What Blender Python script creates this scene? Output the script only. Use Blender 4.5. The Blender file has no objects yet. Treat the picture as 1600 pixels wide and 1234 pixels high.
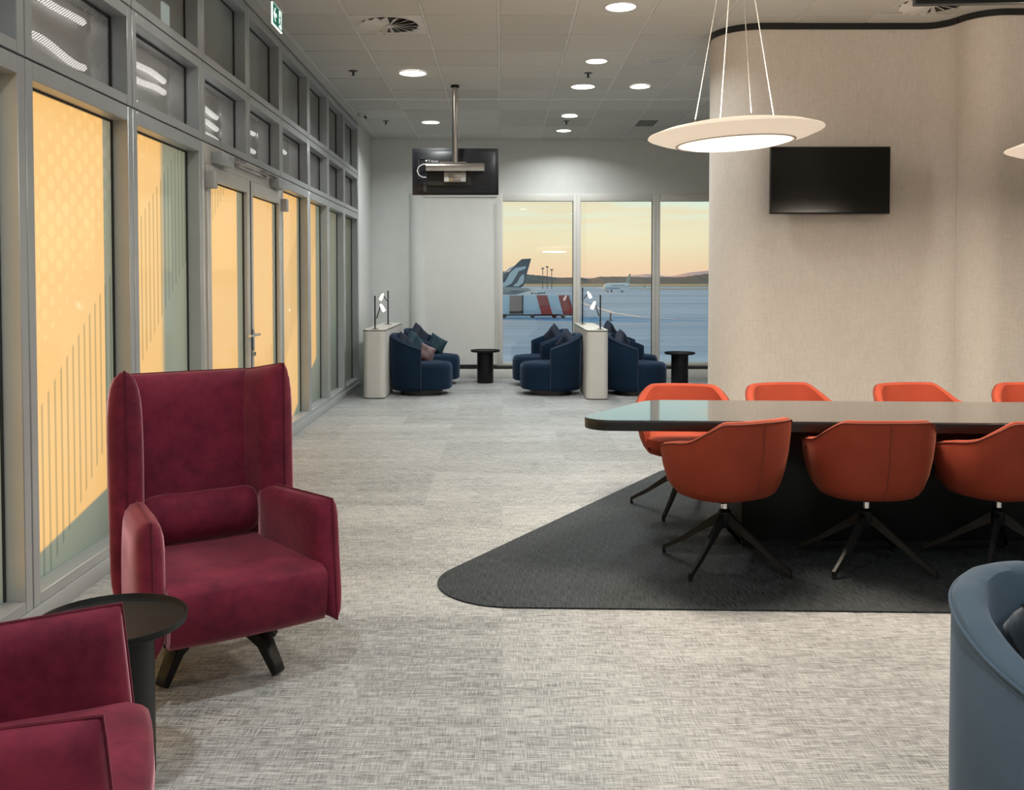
import bpy, math, random
from mathutils import Vector, Matrix
random.seed(7)
SC = bpy.context.scene
COL = SC.collection
PI = math.pi
# ------------------------------------------------------------------ camera, world, sun, exposure
F = 1480.0; H = 1.43; PITCH = math.radians(1.84)
cam_d = bpy.data.cameras.new('camera'); cam = bpy.data.objects.new('camera', cam_d); COL.objects.link(cam)
cam.location = (0, 0, H); cam.rotation_euler = (PI/2 - PITCH, 0, 0)
cam_d.sensor_fit = 'HORIZONTAL'; cam_d.sensor_width = 36; cam_d.lens = F/1600*36
cam_d.shift_x = 15/1600; cam_d.shift_y = -130/1600; cam_d.clip_end = 20000; cam_d.clip_start = 0.05
SC.camera = cam
vs = SC.view_settings
vs.view_transform = 'Standard'; vs.look = 'None'; vs.gamma = 1; vs.use_curve_mapping = False
vs.exposure = 0.0
SC.cycles.max_bounces = 8; SC.cycles.diffuse_bounces = 4; SC.cycles.transparent_max_bounces = 12
SC.cycles.sample_clamp_indirect = 4.0; SC.cycles.caustics_reflective = False; SC.cycles.caustics_refractive = False

def at(px, py, z=None, Y=None):
    """world point seen at a pixel, on height z or at depth Y"""
    a = (px - 785)/F; b = (py - 487)/F
    c, s = math.cos(PITCH), math.sin(PITCH)
    d = Vector((a, c - b*s, -s - b*c))
    t = (z - H)/d.z if z is not None else Y/d.y
    return Vector((0, 0, H)) + d*t

class E:
    """socket wrapper for building maths in a node tree"""
    def __init__(s, nt, v): s.nt, s.v = nt, v
    def op(s, o, b=None, c=None, clamp=False):
        n = s.nt.nodes.new('ShaderNodeMath'); n.operation = o; n.use_clamp = clamp
        for i, x in enumerate((s, b, c)):
            if x is None: continue
            x = x.v if isinstance(x, E) else x
            if isinstance(x, (int, float)): n.inputs[i].default_value = x
            else: s.nt.links.new(x, n.inputs[i])
        return E(s.nt, n.outputs[0])
    def __add__(s, b): return s.op('ADD', b)
    def __sub__(s, b): return s.op('SUBTRACT', b)
    def __mul__(s, b): return s.op('MULTIPLY', b)
    def __truediv__(s, b): return s.op('DIVIDE', b)
    def lt(s, b): return s.op('LESS_THAN', b)
    def gt(s, b): return s.op('GREATER_THAN', b)

def new_mat(name):
    m = bpy.data.materials.new(name); m.use_nodes = True
    nt = m.node_tree
    return m, nt, nt.nodes['Principled BSDF'], nt.nodes['Material Output']
def N(nt, t, **k):
    n = nt.nodes.new(t)
    for a, b in k.items(): setattr(n, a, b)
    return n
def noise(nt, vec, scale, detail=4, rough=.55):
    n = N(nt, 'ShaderNodeTexNoise'); n.inputs['Scale'].default_value = scale
    n.inputs['Detail'].default_value = detail; n.inputs['Roughness'].default_value = rough
    if vec is not None: nt.links.new(vec, n.inputs['Vector'])
    return n.outputs['Fac']
def mapped(nt, sc, src='Object'):
    tc = N(nt, 'ShaderNodeTexCoord'); mp = N(nt, 'ShaderNodeMapping')
    nt.links.new(tc.outputs[src], mp.inputs[0]); mp.inputs['Scale'].default_value = sc
    return mp.outputs[0]
def ramp(nt, fac, stops):
    r = N(nt, 'ShaderNodeValToRGB'); nt.links.new(fac, r.inputs[0])
    el = r.color_ramp.elements
    while len(el) < len(stops): el.new(.5)
    for e, (p, c) in zip(el, stops): e.position = p; e.color = (*c, 1)
    return r.outputs[0]
def mix(nt, fac, a, b, mode='MIX'):
    n = N(nt, 'ShaderNodeMix', data_type='RGBA', blend_type=mode)
    for k, x in ((0, fac), (6, a), (7, b)):
        if isinstance(x, E): x = x.v
        if isinstance(x, (int, float)): n.inputs[k].default_value = x
        elif isinstance(x, tuple): n.inputs[k].default_value = (*x, 1)
        else: nt.links.new(x, n.inputs[k])
    return n.outputs[2]
def bump(nt, b, fac, strength=.2, dist=.002):
    n = N(nt, 'ShaderNodeBump'); n.inputs['Strength'].default_value = strength; n.inputs['Distance'].default_value = dist
    nt.links.new(fac, n.inputs['Height']); nt.links.new(n.outputs[0], b.inputs['Normal'])
def mat(name, col, rough=.5, metal=0, vary=.06, vscale=6, bumps=0, bscale=300, sheen=0, sheen_tint=None, spec=None, emit=None, estr=0, coat=0):
    m, nt, b, _ = new_mat(name)
    v = mapped(nt, (1, 1, 1))
    c2 = tuple(max(0, x*(1 - vary)) for x in col); c3 = tuple(min(1, x*(1 + vary)) for x in col)
    nt.links.new(ramp(nt, noise(nt, v, vscale), [(.35, c2), (.65, c3)]), b.inputs['Base Color'])
    b.inputs['Roughness'].default_value = rough; b.inputs['Metallic'].default_value = metal
    if bumps: bump(nt, b, noise(nt, v, bscale, 2), bumps)
    if sheen:
        b.inputs['Sheen Weight'].default_value = sheen; b.inputs['Sheen Roughness'].default_value = .35
        b.inputs['Sheen Tint'].default_value = (*(sheen_tint or (1, 1, 1)), 1)
    if spec is not None: b.inputs['Specular IOR Level'].default_value = spec
    if coat: b.inputs['Coat Weight'].default_value = coat; b.inputs['Coat Roughness'].default_value = .05
    if emit: b.inputs['Emission Color'].default_value = (*emit, 1); b.inputs['Emission Strength'].default_value = estr
    return m

# world: dusk sky, the same all the way round: peach at the horizon, pale yellow, blue-green overhead, streaky cloud
w = bpy.data.worlds.new('dusk_sky'); SC.world = w; w.use_nodes = True
wn = w.node_tree; bg = wn.nodes['Background']
tc = N(wn, 'ShaderNodeTexCoord'); sep = N(wn, 'ShaderNodeSeparateXYZ'); wn.links.new(tc.outputs['Generated'], sep.inputs[0])
sky = ramp(wn, E(wn, sep.outputs[2]).op('MULTIPLY_ADD', 1.0, 0.0, True).v,
           [(0, (.98, .62, .40)), (.02, (1.0, .72, .44)), (.045, (1.0, .86, .56)), (.078, (.88, .92, .72)), (.15, (.50, .70, .72)), (.5, (.22, .42, .56))])
mp = N(wn, 'ShaderNodeMapping'); mp.inputs['Scale'].default_value = (5, 5, 70); wn.links.new(tc.outputs['Generated'], mp.inputs[0])
cl = ramp(wn, noise(wn, mp.outputs[0], 1.3, 6, .55), [(.44, (0, 0, 0)), (.60, (1, 1, 1))])
elev = E(wn, sep.outputs[2])
msk = (elev - .03).op('MULTIPLY', 30, None, True)
skyc = mix(wn, (E(wn, cl)*msk*.7), sky, (1.0, .78, .48))
wn.links.new(skyc, bg.inputs[0]); bg.inputs[1].default_value = 1.1
# low evening sun, outside to the left
SUN_DIR = Vector((1.0, -1.1, -0.27)).normalized()
sd = bpy.data.lights.new('evening_sun', 'SUN'); so = bpy.data.objects.new('evening_sun', sd); COL.objects.link(so)
so.rotation_euler = SUN_DIR.to_track_quat('-Z', 'Y').to_euler(); sd.energy = 7.6; sd.color = (1, .33, .0); sd.angle = math.radians(1.0)

# ------------------------------------------------------------------ mesh helpers
class MB:
    def __init__(s): s.v = []; s.f = []
    def add(s, vs_, fs_):
        o = len(s.v); s.v += [tuple(x) for x in vs_]; s.f += [tuple(o + i for i in f) for f in fs_]; return s
    def box(s, x0, x1, y0, y1, z0, z1, M=None):
        vs_ = [Vector((x, y, z)) for z in (z0, z1) for x, y in ((x0, y0), (x1, y0), (x1, y1), (x0, y1))]
        if M is not None: vs_ = [M @ v for v in vs_]
        return s.add(vs_, [(3, 2, 1, 0), (4, 5, 6, 7), (0, 1, 5, 4), (1, 2, 6, 5), (2, 3, 7, 6), (3, 0, 4, 7)])
    def lathe(s, prof, n=32, c=(0, 0, 0), M=None, caps=True):
        vs_ = []
        for r, z in prof:
            for k in range(n):
                a = 2*PI*k/n; v = Vector((r*math.cos(a), r*math.sin(a), z))
                if M is not None: v = M @ v
                vs_.append(v + Vector(c))
        fs_ = [(i*n + k, i*n + (k+1) % n, (i+1)*n + (k+1) % n, (i+1)*n + k) for i in range(len(prof)-1) for k in range(n)]
        if caps:
            fs_.append(tuple(range(n-1, -1, -1))); fs_.append(tuple(range((len(prof)-1)*n, len(prof)*n)))
        return s.add(vs_, fs_)
    def tube(s, pts, r, n=10, closed=False, caps=True):
        pts = [Vector(p) for p in pts]; m = len(pts); vs_ = []
        rr = r if isinstance(r, (list, tuple)) else [r]*m
        up = None
        for i, p in enumerate(pts):
            a = pts[i-1] if (i or closed) else p; b = pts[(i+1) % m] if (i < m-1 or closed) else p
            t = (b - a).normalized()
            if up is None: up = Vector((0, 0, 1)) if abs(t.z) < .9 else Vector((1, 0, 0))
            x = t.cross(up).normalized(); up = x.cross(t).normalized()
            for k in range(n):
                q = 2*PI*k/n; vs_.append(p + rr[i]*(math.cos(q)*x + math.sin(q)*up))
        e = m if closed else m-1
        fs_ = [(i*n + k, ((i+1) % m)*n + k, ((i+1) % m)*n + (k+1) % n, i*n + (k+1) % n) for i in range(e) for k in range(n)]
        if caps and not closed: fs_ += [tuple(range(n)), tuple(range(m*n-1, (m-1)*n-1, -1))]
        return s.add(vs_, fs_)
    def prism(s, poly, z0, z1, M=None):
        n = len(poly); vs_ = [Vector((x, y, z)) for z in (z0, z1) for x, y in poly]
        if M is not None: vs_ = [M @ v for v in vs_]
        return s.add(vs_, [tuple(range(n-1, -1, -1)), tuple(range(n, 2*n))] + [(i, (i+1) % n, n + (i+1) % n, n + i) for i in range(n)])
    def sweep(s, path, prof, closed=False):
        """vertical-profile sweep: path of (x, y), prof of (offset to the left of travel, z)"""
        m = len(path); k = len(prof); vs_ = []
        for i, (x, y) in enumerate(path):
            a = path[i-1] if (i or closed) else path[i]; b = path[(i+1) % m] if (i < m-1 or closed) else path[i]
            t = Vector((b[0]-a[0], b[1]-a[1])).normalized(); nx, ny = -t.y, t.x
            for o, z in prof: vs_.append((x + nx*o, y + ny*o, z))
        e = m if closed else m-1
        fs_ = [(i*k + j, ((i+1) % m)*k + j, ((i+1) % m)*k + (j+1) % k, i*k + (j+1) % k) for i in range(e) for j in range(k)]
        if not closed: fs_ += [tuple(range(k)), tuple(range(m*k-1, (m-1)*k-1, -1))]
        return s.add(vs_, fs_)
    def build(s, name, m, parent=None, bevel=0, smooth=False, sub=0, seg=2, loc=None):
        me = bpy.data.meshes.new(name); me.from_pydata(s.v, [], s.f); me.update()
        import bmesh
        bm = bmesh.new(); bm.from_mesh(me)
        bmesh.ops.recalc_face_normals(bm, faces=bm.faces)
        if bevel:
            ed = [e for e in bm.edges if len(e.link_faces) == 2 and e.calc_face_angle(0) > .6]
            bmesh.ops.bevel(bm, geom=ed, offset=bevel, segments=seg, affect='EDGES', profile=.5, clamp_overlap=True)
        bm.to_mesh(me); bm.free()
        me.materials.append(m)
        if smooth or bevel or sub:
            for p in me.polygons: p.use_smooth = True
            me.set_sharp_from_angle(angle=math.radians(38 if not sub else 80))
        o = bpy.data.objects.new(name, me); COL.objects.link(o)
        if sub: md = o.modifiers.new('s', 'SUBSURF'); md.levels = sub; md.render_levels = sub
        if parent is not None: o.parent = parent
        if loc is not None: o.location = loc
        return o

def thing(name, label, cat, loc=(0, 0, 0), rz=0, group=None):
    o = bpy.data.objects.new(name, None); o.empty_display_size = .1; COL.objects.link(o)
    o.location = loc; o.rotation_euler = (0, 0, rz)
    tag(o, label, cat, group); return o
def tag(o, label, cat, group=None):
    o['label'] = label; o['category'] = cat
    if group: o['group'] = group
    return o
def structure(o): o['kind'] = 'structure'; return o
def sempty(name, loc=(0, 0, 0)):
    o = bpy.data.objects.new(name, None); COL.objects.link(o); o.location = loc; o['kind'] = 'structure'; return o
def dup(root, loc, rz, label=None, group=None):
    def cp(o, par):
        c = o.copy(); COL.objects.link(c)
        if par is not None: c.parent = par
        for ch in KIDS.get(o.name, []): cp(ch, c)
        return c
    KIDS = {}
    for o in ALL_OF(root):
        if o.parent: KIDS.setdefault(o.parent.name, []).append(o)
    r = cp(root, None); r.location = loc
    e = list(root.rotation_euler); e[2] = rz; r.rotation_euler = e
    if label: r['label'] = label
    if group: r['group'] = group
    return r
def ALL_OF(root): return list(root.children_recursive)

def rounded(poly, r, n=10):
    """fillet each corner of a polygon: r one number or one per corner"""
    out = []; m = len(poly)
    for i in range(m):
        p = Vector(poly[i]); a = (Vector(poly[i-1]) - p); b = (Vector(poly[(i+1) % m]) - p)
        R = r[i] if isinstance(r, (list, tuple)) else r
        if R <= 0: out.append(tuple(p)); continue
        an = a.angle(b); d = min(R/math.tan(an/2), a.length*.49, b.length*.49); R2 = d*math.tan(an/2)
        p0 = p + a.normalized()*d; p1 = p + b.normalized()*d
        c = p + (a.normalized() + b.normalized()).normalized()*math.hypot(d, R2)
        a0 = math.atan2(p0.y-c.y, p0.x-c.x); a1 = math.atan2(p1.y-c.y, p1.x-c.x)
        da = (a1 - a0 + PI) % (2*PI) - PI
        for k in range(n+1):
            q = a0 + da*k/n; out.append((c.x + R2*math.cos(q), c.y + R2*math.sin(q)))
    return out

# ------------------------------------------------------------------ materials
def floor_mat():
    m, nt, b, _ = new_mat('woven_vinyl')
    a = noise(nt, mapped(nt, (14, 330, 1)), 1, 3, .6); c = noise(nt, mapped(nt, (330, 14, 1)), 1, 3, .6)
    d = noise(nt, mapped(nt, (.9, 5, 1)), 1, 4, .6); e = noise(nt, mapped(nt, (6, 60, 1)), 1, 3, .6)
    tc_ = N(nt, 'ShaderNodeTexCoord'); s_ = N(nt, 'ShaderNodeSeparateXYZ'); nt.links.new(tc_.outputs['Object'], s_.inputs[0])
    cx = (E(nt, s_.outputs[0])/.5).op('FLOOR'); cy = (E(nt, s_.outputs[1])/.5).op('FLOOR')
    cb = N(nt, 'ShaderNodeCombineXYZ'); nt.links.new(cx.v, cb.inputs[0]); nt.links.new(cy.v, cb.inputs[1])
    wn_ = N(nt, 'ShaderNodeTexWhiteNoise'); nt.links.new(cb.outputs[0], wn_.inputs[0])
    f = E(nt, a)*.46 + E(nt, c)*.30 + E(nt, d)*.10 + E(nt, e)*.16 + E(nt, wn_.outputs[0])*.03
    nt.links.new(ramp(nt, f.v, [(.385, (.040, .042, .042)), (.49, (.20, .205, .203)), (.585, (.50, .51, .505))]), b.inputs['Base Color'])
    b.inputs['Roughness'].default_value = .5; bump(nt, b, f.v, .35, .002)
    return m
def rug_mat():
    m, nt, b, _ = new_mat('charcoal_woven_rug')
    a = noise(nt, mapped(nt, (220, 12, 1)), 1, 3, .6); c = noise(nt, mapped(nt, (40, 260, 1)), 1, 2, .6)
    f = E(nt, a)*.65 + E(nt, c)*.35
    nt.links.new(ramp(nt, f.v, [(.40, (.004, .006, .007)), (.60, (.050, .060, .064))]), b.inputs['Base Color'])
    b.inputs['Roughness'].default_value = .6; b.inputs['Specular IOR Level'].default_value = .18; bump(nt, b, f.v, .4, .002)
    return m
def film_mat():
    m, nt, b, out = new_mat('frosted_film')
    tc_ = N(nt, 'ShaderNodeTexCoord'); s_ = N(nt, 'ShaderNodeSeparateXYZ'); nt.links.new(tc_.outputs['Object'], s_.inputs[0])
    Y = E(nt, s_.outputs[1]); Z = E(nt, s_.outputs[2])
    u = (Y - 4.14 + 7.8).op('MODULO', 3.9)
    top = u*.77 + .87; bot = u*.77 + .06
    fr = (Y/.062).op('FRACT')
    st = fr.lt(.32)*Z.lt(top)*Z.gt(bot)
    def cell(oy, oz):
        a = ((Y/.145 + oy).op('FRACT') - .5)*.145; c = ((Z/.107 + oz).op('FRACT') - .5)*.107
        return (a*a + c*c).op('SQRT')
    dd = cell(0, 0).op('MINIMUM', cell(.5, .5))
    zc = (Z - (top + .70)).op('ABSOLUTE')
    size = (zc*(-.075) + .05).op('MINIMUM', .034) - u*.008
    dots = dd.lt(size)
    st2 = fr.op('SUBTRACT', .5).op('ABSOLUTE').lt(.12)*Z.gt(top + 1.25)
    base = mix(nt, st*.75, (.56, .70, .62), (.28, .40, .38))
    base = mix(nt, dots*.35, base, (.85, .92, .84))
    tr = N(nt, 'ShaderNodeBsdfTranslucent'); nt.links.new(base, tr.inputs[0])
    df = N(nt, 'ShaderNodeBsdfDiffuse'); df.inputs[0].default_value = (.40, .42, .36, 1)
    gl = N(nt, 'ShaderNodeBsdfGlossy'); gl.inputs['Roughness'].default_value = .04
    ms = N(nt, 'ShaderNodeMixShader'); ms.inputs[0].default_value = .22
    nt.links.new(tr.outputs[0], ms.inputs[1]); nt.links.new(df.outputs[0], ms.inputs[2])
    fz = N(nt, 'ShaderNodeFresnel'); fz.inputs[0].default_value = 1.35
    m2 = N(nt, 'ShaderNodeMixShader'); nt.links.new((E(nt, fz.outputs[0])*.7).v, m2.inputs[0])
    nt.links.new(ms.outputs[0], m2.inputs[1]); nt.links.new(gl.outputs[0], m2.inputs[2])
    nt.links.new(m2.outputs[0], out.inputs[0])
    return m
def clear_glass():
    m, nt, b, out = new_mat('clear_glass')
    tr = N(nt, 'ShaderNodeBsdfTransparent'); tr.inputs[0].default_value = (.93, .97, .98, 1)
    gl = N(nt, 'ShaderNodeBsdfGlossy'); gl.inputs['Roughness'].default_value = .01
    fz = N(nt, 'ShaderNodeFresnel'); fz.inputs[0].default_value = 1.5
    m2 = N(nt, 'ShaderNodeMixShader'); nt.links.new((E(nt, fz.outputs[0])*1.6).v, m2.inputs[0])
    nt.links.new(tr.outputs[0], m2.inputs[1]); nt.links.new(gl.outputs[0], m2.inputs[2]); nt.links.new(m2.outputs[0], out.inputs[0])
    return m
def perf_mat():
    m, nt, b, out = new_mat('perforated_sheet')
    tc_ = N(nt, 'ShaderNodeTexCoord'); s_ = N(nt, 'ShaderNodeSeparateXYZ'); nt.links.new(tc_.outputs['Object'], s_.inputs[0])
    Y = E(nt, s_.outputs[1]); Z = E(nt, s_.outputs[2])
    def cell(o):
        a = (Y/.022 + o).op('FRACT') - .5; c = (Z/.013 + o).op('FRACT') - .5
        return (a*a + c*c).op('SQRT')
    hole = cell(0).op('MINIMUM', cell(.5)).lt(.24)
    nt.links.new(mix(nt, hole, (.50, .49, .48), (.10, .10, .10)), b.inputs['Base Color'])
    b.inputs['Metallic'].default_value = .7; b.inputs['Roughness'].default_value = .3
    bump(nt, b, noise(nt, mapped(nt, (1, 1.4, 3.5)), 1.6, 1, .4), .5, .03)
    tr = N(nt, 'ShaderNodeBsdfTransparent'); ms = N(nt, 'ShaderNodeMixShader')
    nt.links.new((hole*.9).v, ms.inputs[0]); nt.links.new(b.outputs[0], ms.inputs[1]); nt.links.new(tr.outputs[0], ms.inputs[2]); nt.links.new(ms.outputs[0], out.inputs[0])
    return m
def wall_fabric():
    m, nt, b, _ = new_mat('beige_wall_fabric')
    a = noise(nt, mapped(nt, (260, 260, 14)), 1, 3, .6); c = noise(nt, mapped(nt, (14, 14, 260)), 1, 3, .6); d = noise(nt, mapped(nt, (1, 1, .5)), 1.2, 3)
    f = E(nt, a)*.4 + E(nt, c)*.3 + E(nt, d)*.3
    nt.links.new(ramp(nt, f.v, [(.36, (.54, .50, .46)), (.62, (.72, .68, .635))]), b.inputs['Base Color'])
    b.inputs['Roughness'].default_value = .8; bump(nt, b, f.v, .15, .001)
    return m
def tile_mat():
    m, nt, b, _ = new_mat('ceiling_tile')
    oi = N(nt, 'ShaderNodeObjectInfo')
    base = ramp(nt, oi.outputs['Random'], [(0, (.50, .50, .475)), (1, (.60, .60, .575))])
    n_ = noise(nt, mapped(nt, (1, 1, 1)), 240, 2, .7)
    nt.links.new(mix(nt, .25, base, ramp(nt, n_, [(.35, (.34, .34, .325)), (.6, (.70, .69, .67))])), b.inputs['Base Color'])
    b.inputs['Roughness'].default_value = .9
    return m
def velvet(name, c1, c2, tint, sheen):
    m, nt, b, _ = new_mat(name)
    f = E(nt, noise(nt, mapped(nt, (1, 1, 1)), 5, 5, .65))*.7 + E(nt, noise(nt, mapped(nt, (1, 1, 1)), 28, 3, .6))*.3
    nt.links.new(ramp(nt, f.v, [(.38, c1), (.6, c2)]), b.inputs['Base Color'])
    b.inputs['Roughness'].default_value = .75; b.inputs['Specular IOR Level'].default_value = .15
    b.inputs['Sheen Weight'].default_value = sheen; b.inputs['Sheen Roughness'].default_value = .3; b.inputs['Sheen Tint'].default_value = (*tint, 1)
    bump(nt, b, noise(nt, mapped(nt, (1, 1, 1)), 600, 2), .15, .001)
    return m
def glow(name, col, s): return mat(name, (.9, .9, .9), .5, emit=col, estr=s, vary=.01)

M = dict(
    floor=floor_mat(), rug=rug_mat(), film=film_mat(), glass=clear_glass(), perf=perf_mat(), beige=wall_fabric(), tile=tile_mat(),
    white=mat('painted_wall', (.66, .675, .66), .8, vary=.02, bumps=.05), frame=mat('grey_aluminium', (.43, .45, .46), .38, metal=.35, vary=.03),
    doorframe=mat('door_aluminium', (.62, .60, .56), .35, metal=.35, vary=.03), wframe=mat('white_window_frame', (.66, .65, .61), .45, vary=.02),
    joint=mat('dark_gasket', (.02, .02, .02), .6), darkglass=mat('dark_upper_glass', (.22, .235, .23), .04, vary=.02, spec=.8),
    bar=mat('ceiling_grid', (.62, .62, .60), .6), void=mat('ceiling_void', (.06, .06, .06), .9), blind=mat('roller_blind', (.70, .70, .67), .85, vary=.015, bumps=.1),
    black=mat('black_satin', (.012, .013, .014), .32, vary=.05), blackm=mat('black_powder_coat', (.008, .009, .0095), .45, spec=.3), tvscreen=mat('tv_screen', (.012, .012, .011), .16, vary=.02),
    tvback=mat('tv_back_plastic', (.008, .009, .013), .33, vary=.1), steel=mat('polished_steel', (.62, .58, .54), .2, metal=1), chrome=mat('chrome', (.75, .75, .75), .12, metal=1),
    tabletop=mat('black_polished_tabletop', (.022, .021, .020), .09, vary=.05, coat=1, spec=.8), tableside=mat('black_table_edge', (.012, .012, .012), .35),
    console=mat('console_laminate', (.56, .545, .51), .55, vary=.02), consoletop=mat('console_top', (.66, .62, .56), .25, vary=.02),
    burg=velvet('burgundy_velvet', (.10, .011, .027), (.185, .020, .044), (1, .50, .55), 1.0), burgp=velvet('burgundy_piping', (.07, .008, .018), (.12, .014, .028), (1, .45, .5), .4),
    orange=mat('orange_fabric', (.30, .050, .025), .8, vary=.06, vscale=9, bumps=.3, bscale=900, sheen=.15, sheen_tint=(1, .6, .4), spec=.2),
    orangeseam=mat('orange_seam', (.17, .03, .015), .8),
    navy=mat('navy_fabric', (.005, .018, .040), .85, vary=.12, vscale=4, bumps=.2, sheen=.25, sheen_tint=(.5, .65, 1), spec=.15),
    navyp=mat('navy_piping', (.03, .045, .08), .7), teal=mat('teal_cushion_fabric', (.006, .035, .048), .8, vary=.15, sheen=.1, sheen_tint=(.5, .9, 1)),
    navycush=mat('navy_cushion_fabric', (.006, .013, .030), .8, vary=.15, sheen=.1, sheen_tint=(.6, .7, 1)),
    mauve=mat('mauve_cushion_fabric', (.17, .105, .115), .6, vary=.25, vscale=8, sheen=.4, sheen_tint=(1, .8, .7)),
    slate=mat('slate_blue_fabric', (.080, .118, .160), .85, vary=.08, vscale=5, bumps=.25, sheen=.3, sheen_tint=(.7, .8, 1), spec=.15),
    slatec=mat('slate_cushion_fabric', (.055, .078, .105), .7, vary=.12, vscale=7, bumps=.2, sheen=.3),
    lampoff=mat('pendant_shade', (.85, .80, .72), .5, vary=.01, emit=(1, .84, .64), estr=.5), lampglow=glow('pendant_diffuser', (1, .88, .70), 1.25),
    downglow=glow('downlight_diffuser', (1, .95, .88), 9), spotglow=glow('reading_lamp_glow', (1, .93, .82), 4), grey=mat('grey_plastic', (.45, .45, .44), .5), trimw=mat('downlight_trim', (.6, .6, .58), .5),
    exitg=mat('exit_green', (.0, .16, .10), .5, emit=(0, .20, .13), estr=.35), exitw=mat('exit_white', (.9, .95, .93), .5, emit=(.85, 1, .95), estr=1.0),
    strip=glow('reflection_streak_glow', (1, .97, .93), 1.5),  # glow standing in for reflections in the perforated sheet
)

# ------------------------------------------------------------------ room shell
XW = -1.94; YB = 14.13; ZC = 3.54
o = MB().box(-2.2, 7, -3, 14.4, -.25, 0).build('floor', M['floor']); structure(o)
rp = rounded([(-.568, 4.12), (5.2, 3.93), (5.2, 7.2), (1.26, 7.2)], [.36, .02, .02, .3], 14)
o = MB().prism(rp, 0.0005, .007).build('charcoal_rug', M['rug'])
tag(o, 'dark charcoal woven floor inset with rounded pointed end under meeting table', 'rug')
# ceiling
ceil = MB().box(-2.2, 7, -3, 14.4, ZC+.03, ZC+.2).build('ceiling', M['void']); structure(ceil)
xs = [-1.83] + [-1.23 + .6*k for k in range(12)]
ys = [7.56 + .59*k for k in range(-17, 6)] + [10.96, 11.14] + [11.14 + .6*k for k in range(1, 6)]
ys = [y for y in ys if y > -2.9]; ys[-1] = YB
b = MB()
for x in xs: b.box(x-.012, x+.012, -3, YB, ZC-.002, ZC+.01)
b.build('grid_rail', M['bar'], ceil)
MB().box(-1.94, -1.83, -3, YB, ZC+.0, ZC+.03).build('edge_panel', M['tile'], ceil)
b = MB().box(-1.83, 7, 10.97, 11.13, ZC-.004, ZC+.012); b.build('main_rail', M['bar'], ceil)
diffs = [(-1.23, 7.56), (2.97, 6.97)]
tm = None; cache = {}
for i in range(len(xs)-1):
    for j in range(len(ys)-1):
        x0, x1, y0, y1 = xs[i], xs[i+1], ys[j], ys[j+1]
        if y1 - y0 < .25 and y0 > 10: continue
        if any(abs(x0-a) < .05 and abs(y0-c) < .1 for a, c in diffs): continue
        if x0 > 3.9 and y0 > 8: continue
        if y0 < .5 and x0 > 4: continue
        key = (round(x1-x0, 2), round(y1-y0, 2))
        if key not in cache:
            t = MB().box(.013, x1-x0-.013, .006, y1-y0-.006, -.004, .02).build('ceiling_tile', M['tile'], ceil, bevel=.003, seg=1); cache[key] = t
        else:
            t = cache[key].copy(); COL.objects.link(t)
        t.location = (x0, y0, ZC + random.uniform(-.0015, .0015))
# far wall (with the window bays)
WX = [-1.20, -.05, 1.11, 2.29, 3.46, 4.63]; WZ0, WZ1 = .17, 2.73
b = MB().box(-2.2, 7, YB, YB+.25, WZ1, ZC+.2).box(-2.2, WX[0], YB, YB+.25, -.25, WZ1).box(WX[0], 7, YB, YB+.25, -.25, WZ0).box(WX[-1], 7, YB, YB+.25, WZ0, WZ1)
structure(b.build('wall_far', M['white']))
structure(MB().lathe([(.13, 0), (.13, 2.73)], 32, (-1.26, YB+.03, 0)).build('trim_1', M['white'], smooth=True))
# skirting heater casing below the windows
structure(MB().box(-1.2, 4.6, YB-.16, YB, .0, .13).build('baseboard_far', M['wframe'], bevel=.006))
structure(MB().box(-1.2, 4.6, YB-.13, YB, .14, .165).build('trim_2', M['black']))
for k in range(5):
    x0, x1 = WX[k], WX[k+1]
    wgrp = sempty('window_%d' % (k+1))
    fr = MB(); y0, y1 = YB-.02, YB+.08
    fr.box(x0, x0+.055, y0, y1, WZ0, WZ1).box(x1-.055, x1, y0, y1, WZ0, WZ1).box(x0+.055, x1-.055, y0, y1, WZ1-.11, WZ1).box(x0+.055, x1-.055, y0, y1, WZ0, WZ0+.05)
    fr.build('window_frame', M['wframe'], wgrp, bevel=.004)
    MB().box(x0+.055, x1-.055, YB+.04, YB+.046, WZ0+.05, WZ1-.11).build('glass_pane', M['glass'], wgrp)
    MB().box(x1-.064, x1-.056, YB+.03, YB+.05, WZ0+.05, WZ1-.11).build('gasket', M['joint'], wgrp)
o = thing('roller_blind', 'white roller blind pulled down over window bay behind hanging screen', 'blind')
MB().box(-1.16, -.08, YB-.05, YB-.044, .19, 2.70).build('blind_cloth', M['blind'], o)
MB().box(-1.16, -.08, YB-.056, YB-.036, .165, .19).build('bottom_bar', M['black'], o)
MB().tube([(-.10, YB-.07, 2.6), (-.10, YB-.07, .02)], .004, 6).build('pull_cord', M['grey'], o)
MB().lathe([(.035, -.54), (.035, .54)], 16, (-.62, YB-.045, 2.70), Matrix.Rotation(PI/2, 3, 'Y')).build('roller_tube', M['blind'], o, smooth=True)
# end of the left wall beyond the facade, wall behind, wall right
structure(MB().box(-2.2, XW, 12.82, YB, 0, ZC+.03).build('wall_left', M['white'], bevel=.004))
structure(MB().box(-2.2, 7, -3.2, -3, -.25, ZC+.2).build('wall_rear', M['white']))
structure(MB().box(6.8, 7, -3, YB, 0, ZC+.03).build('wall_right', M['beige']))
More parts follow.
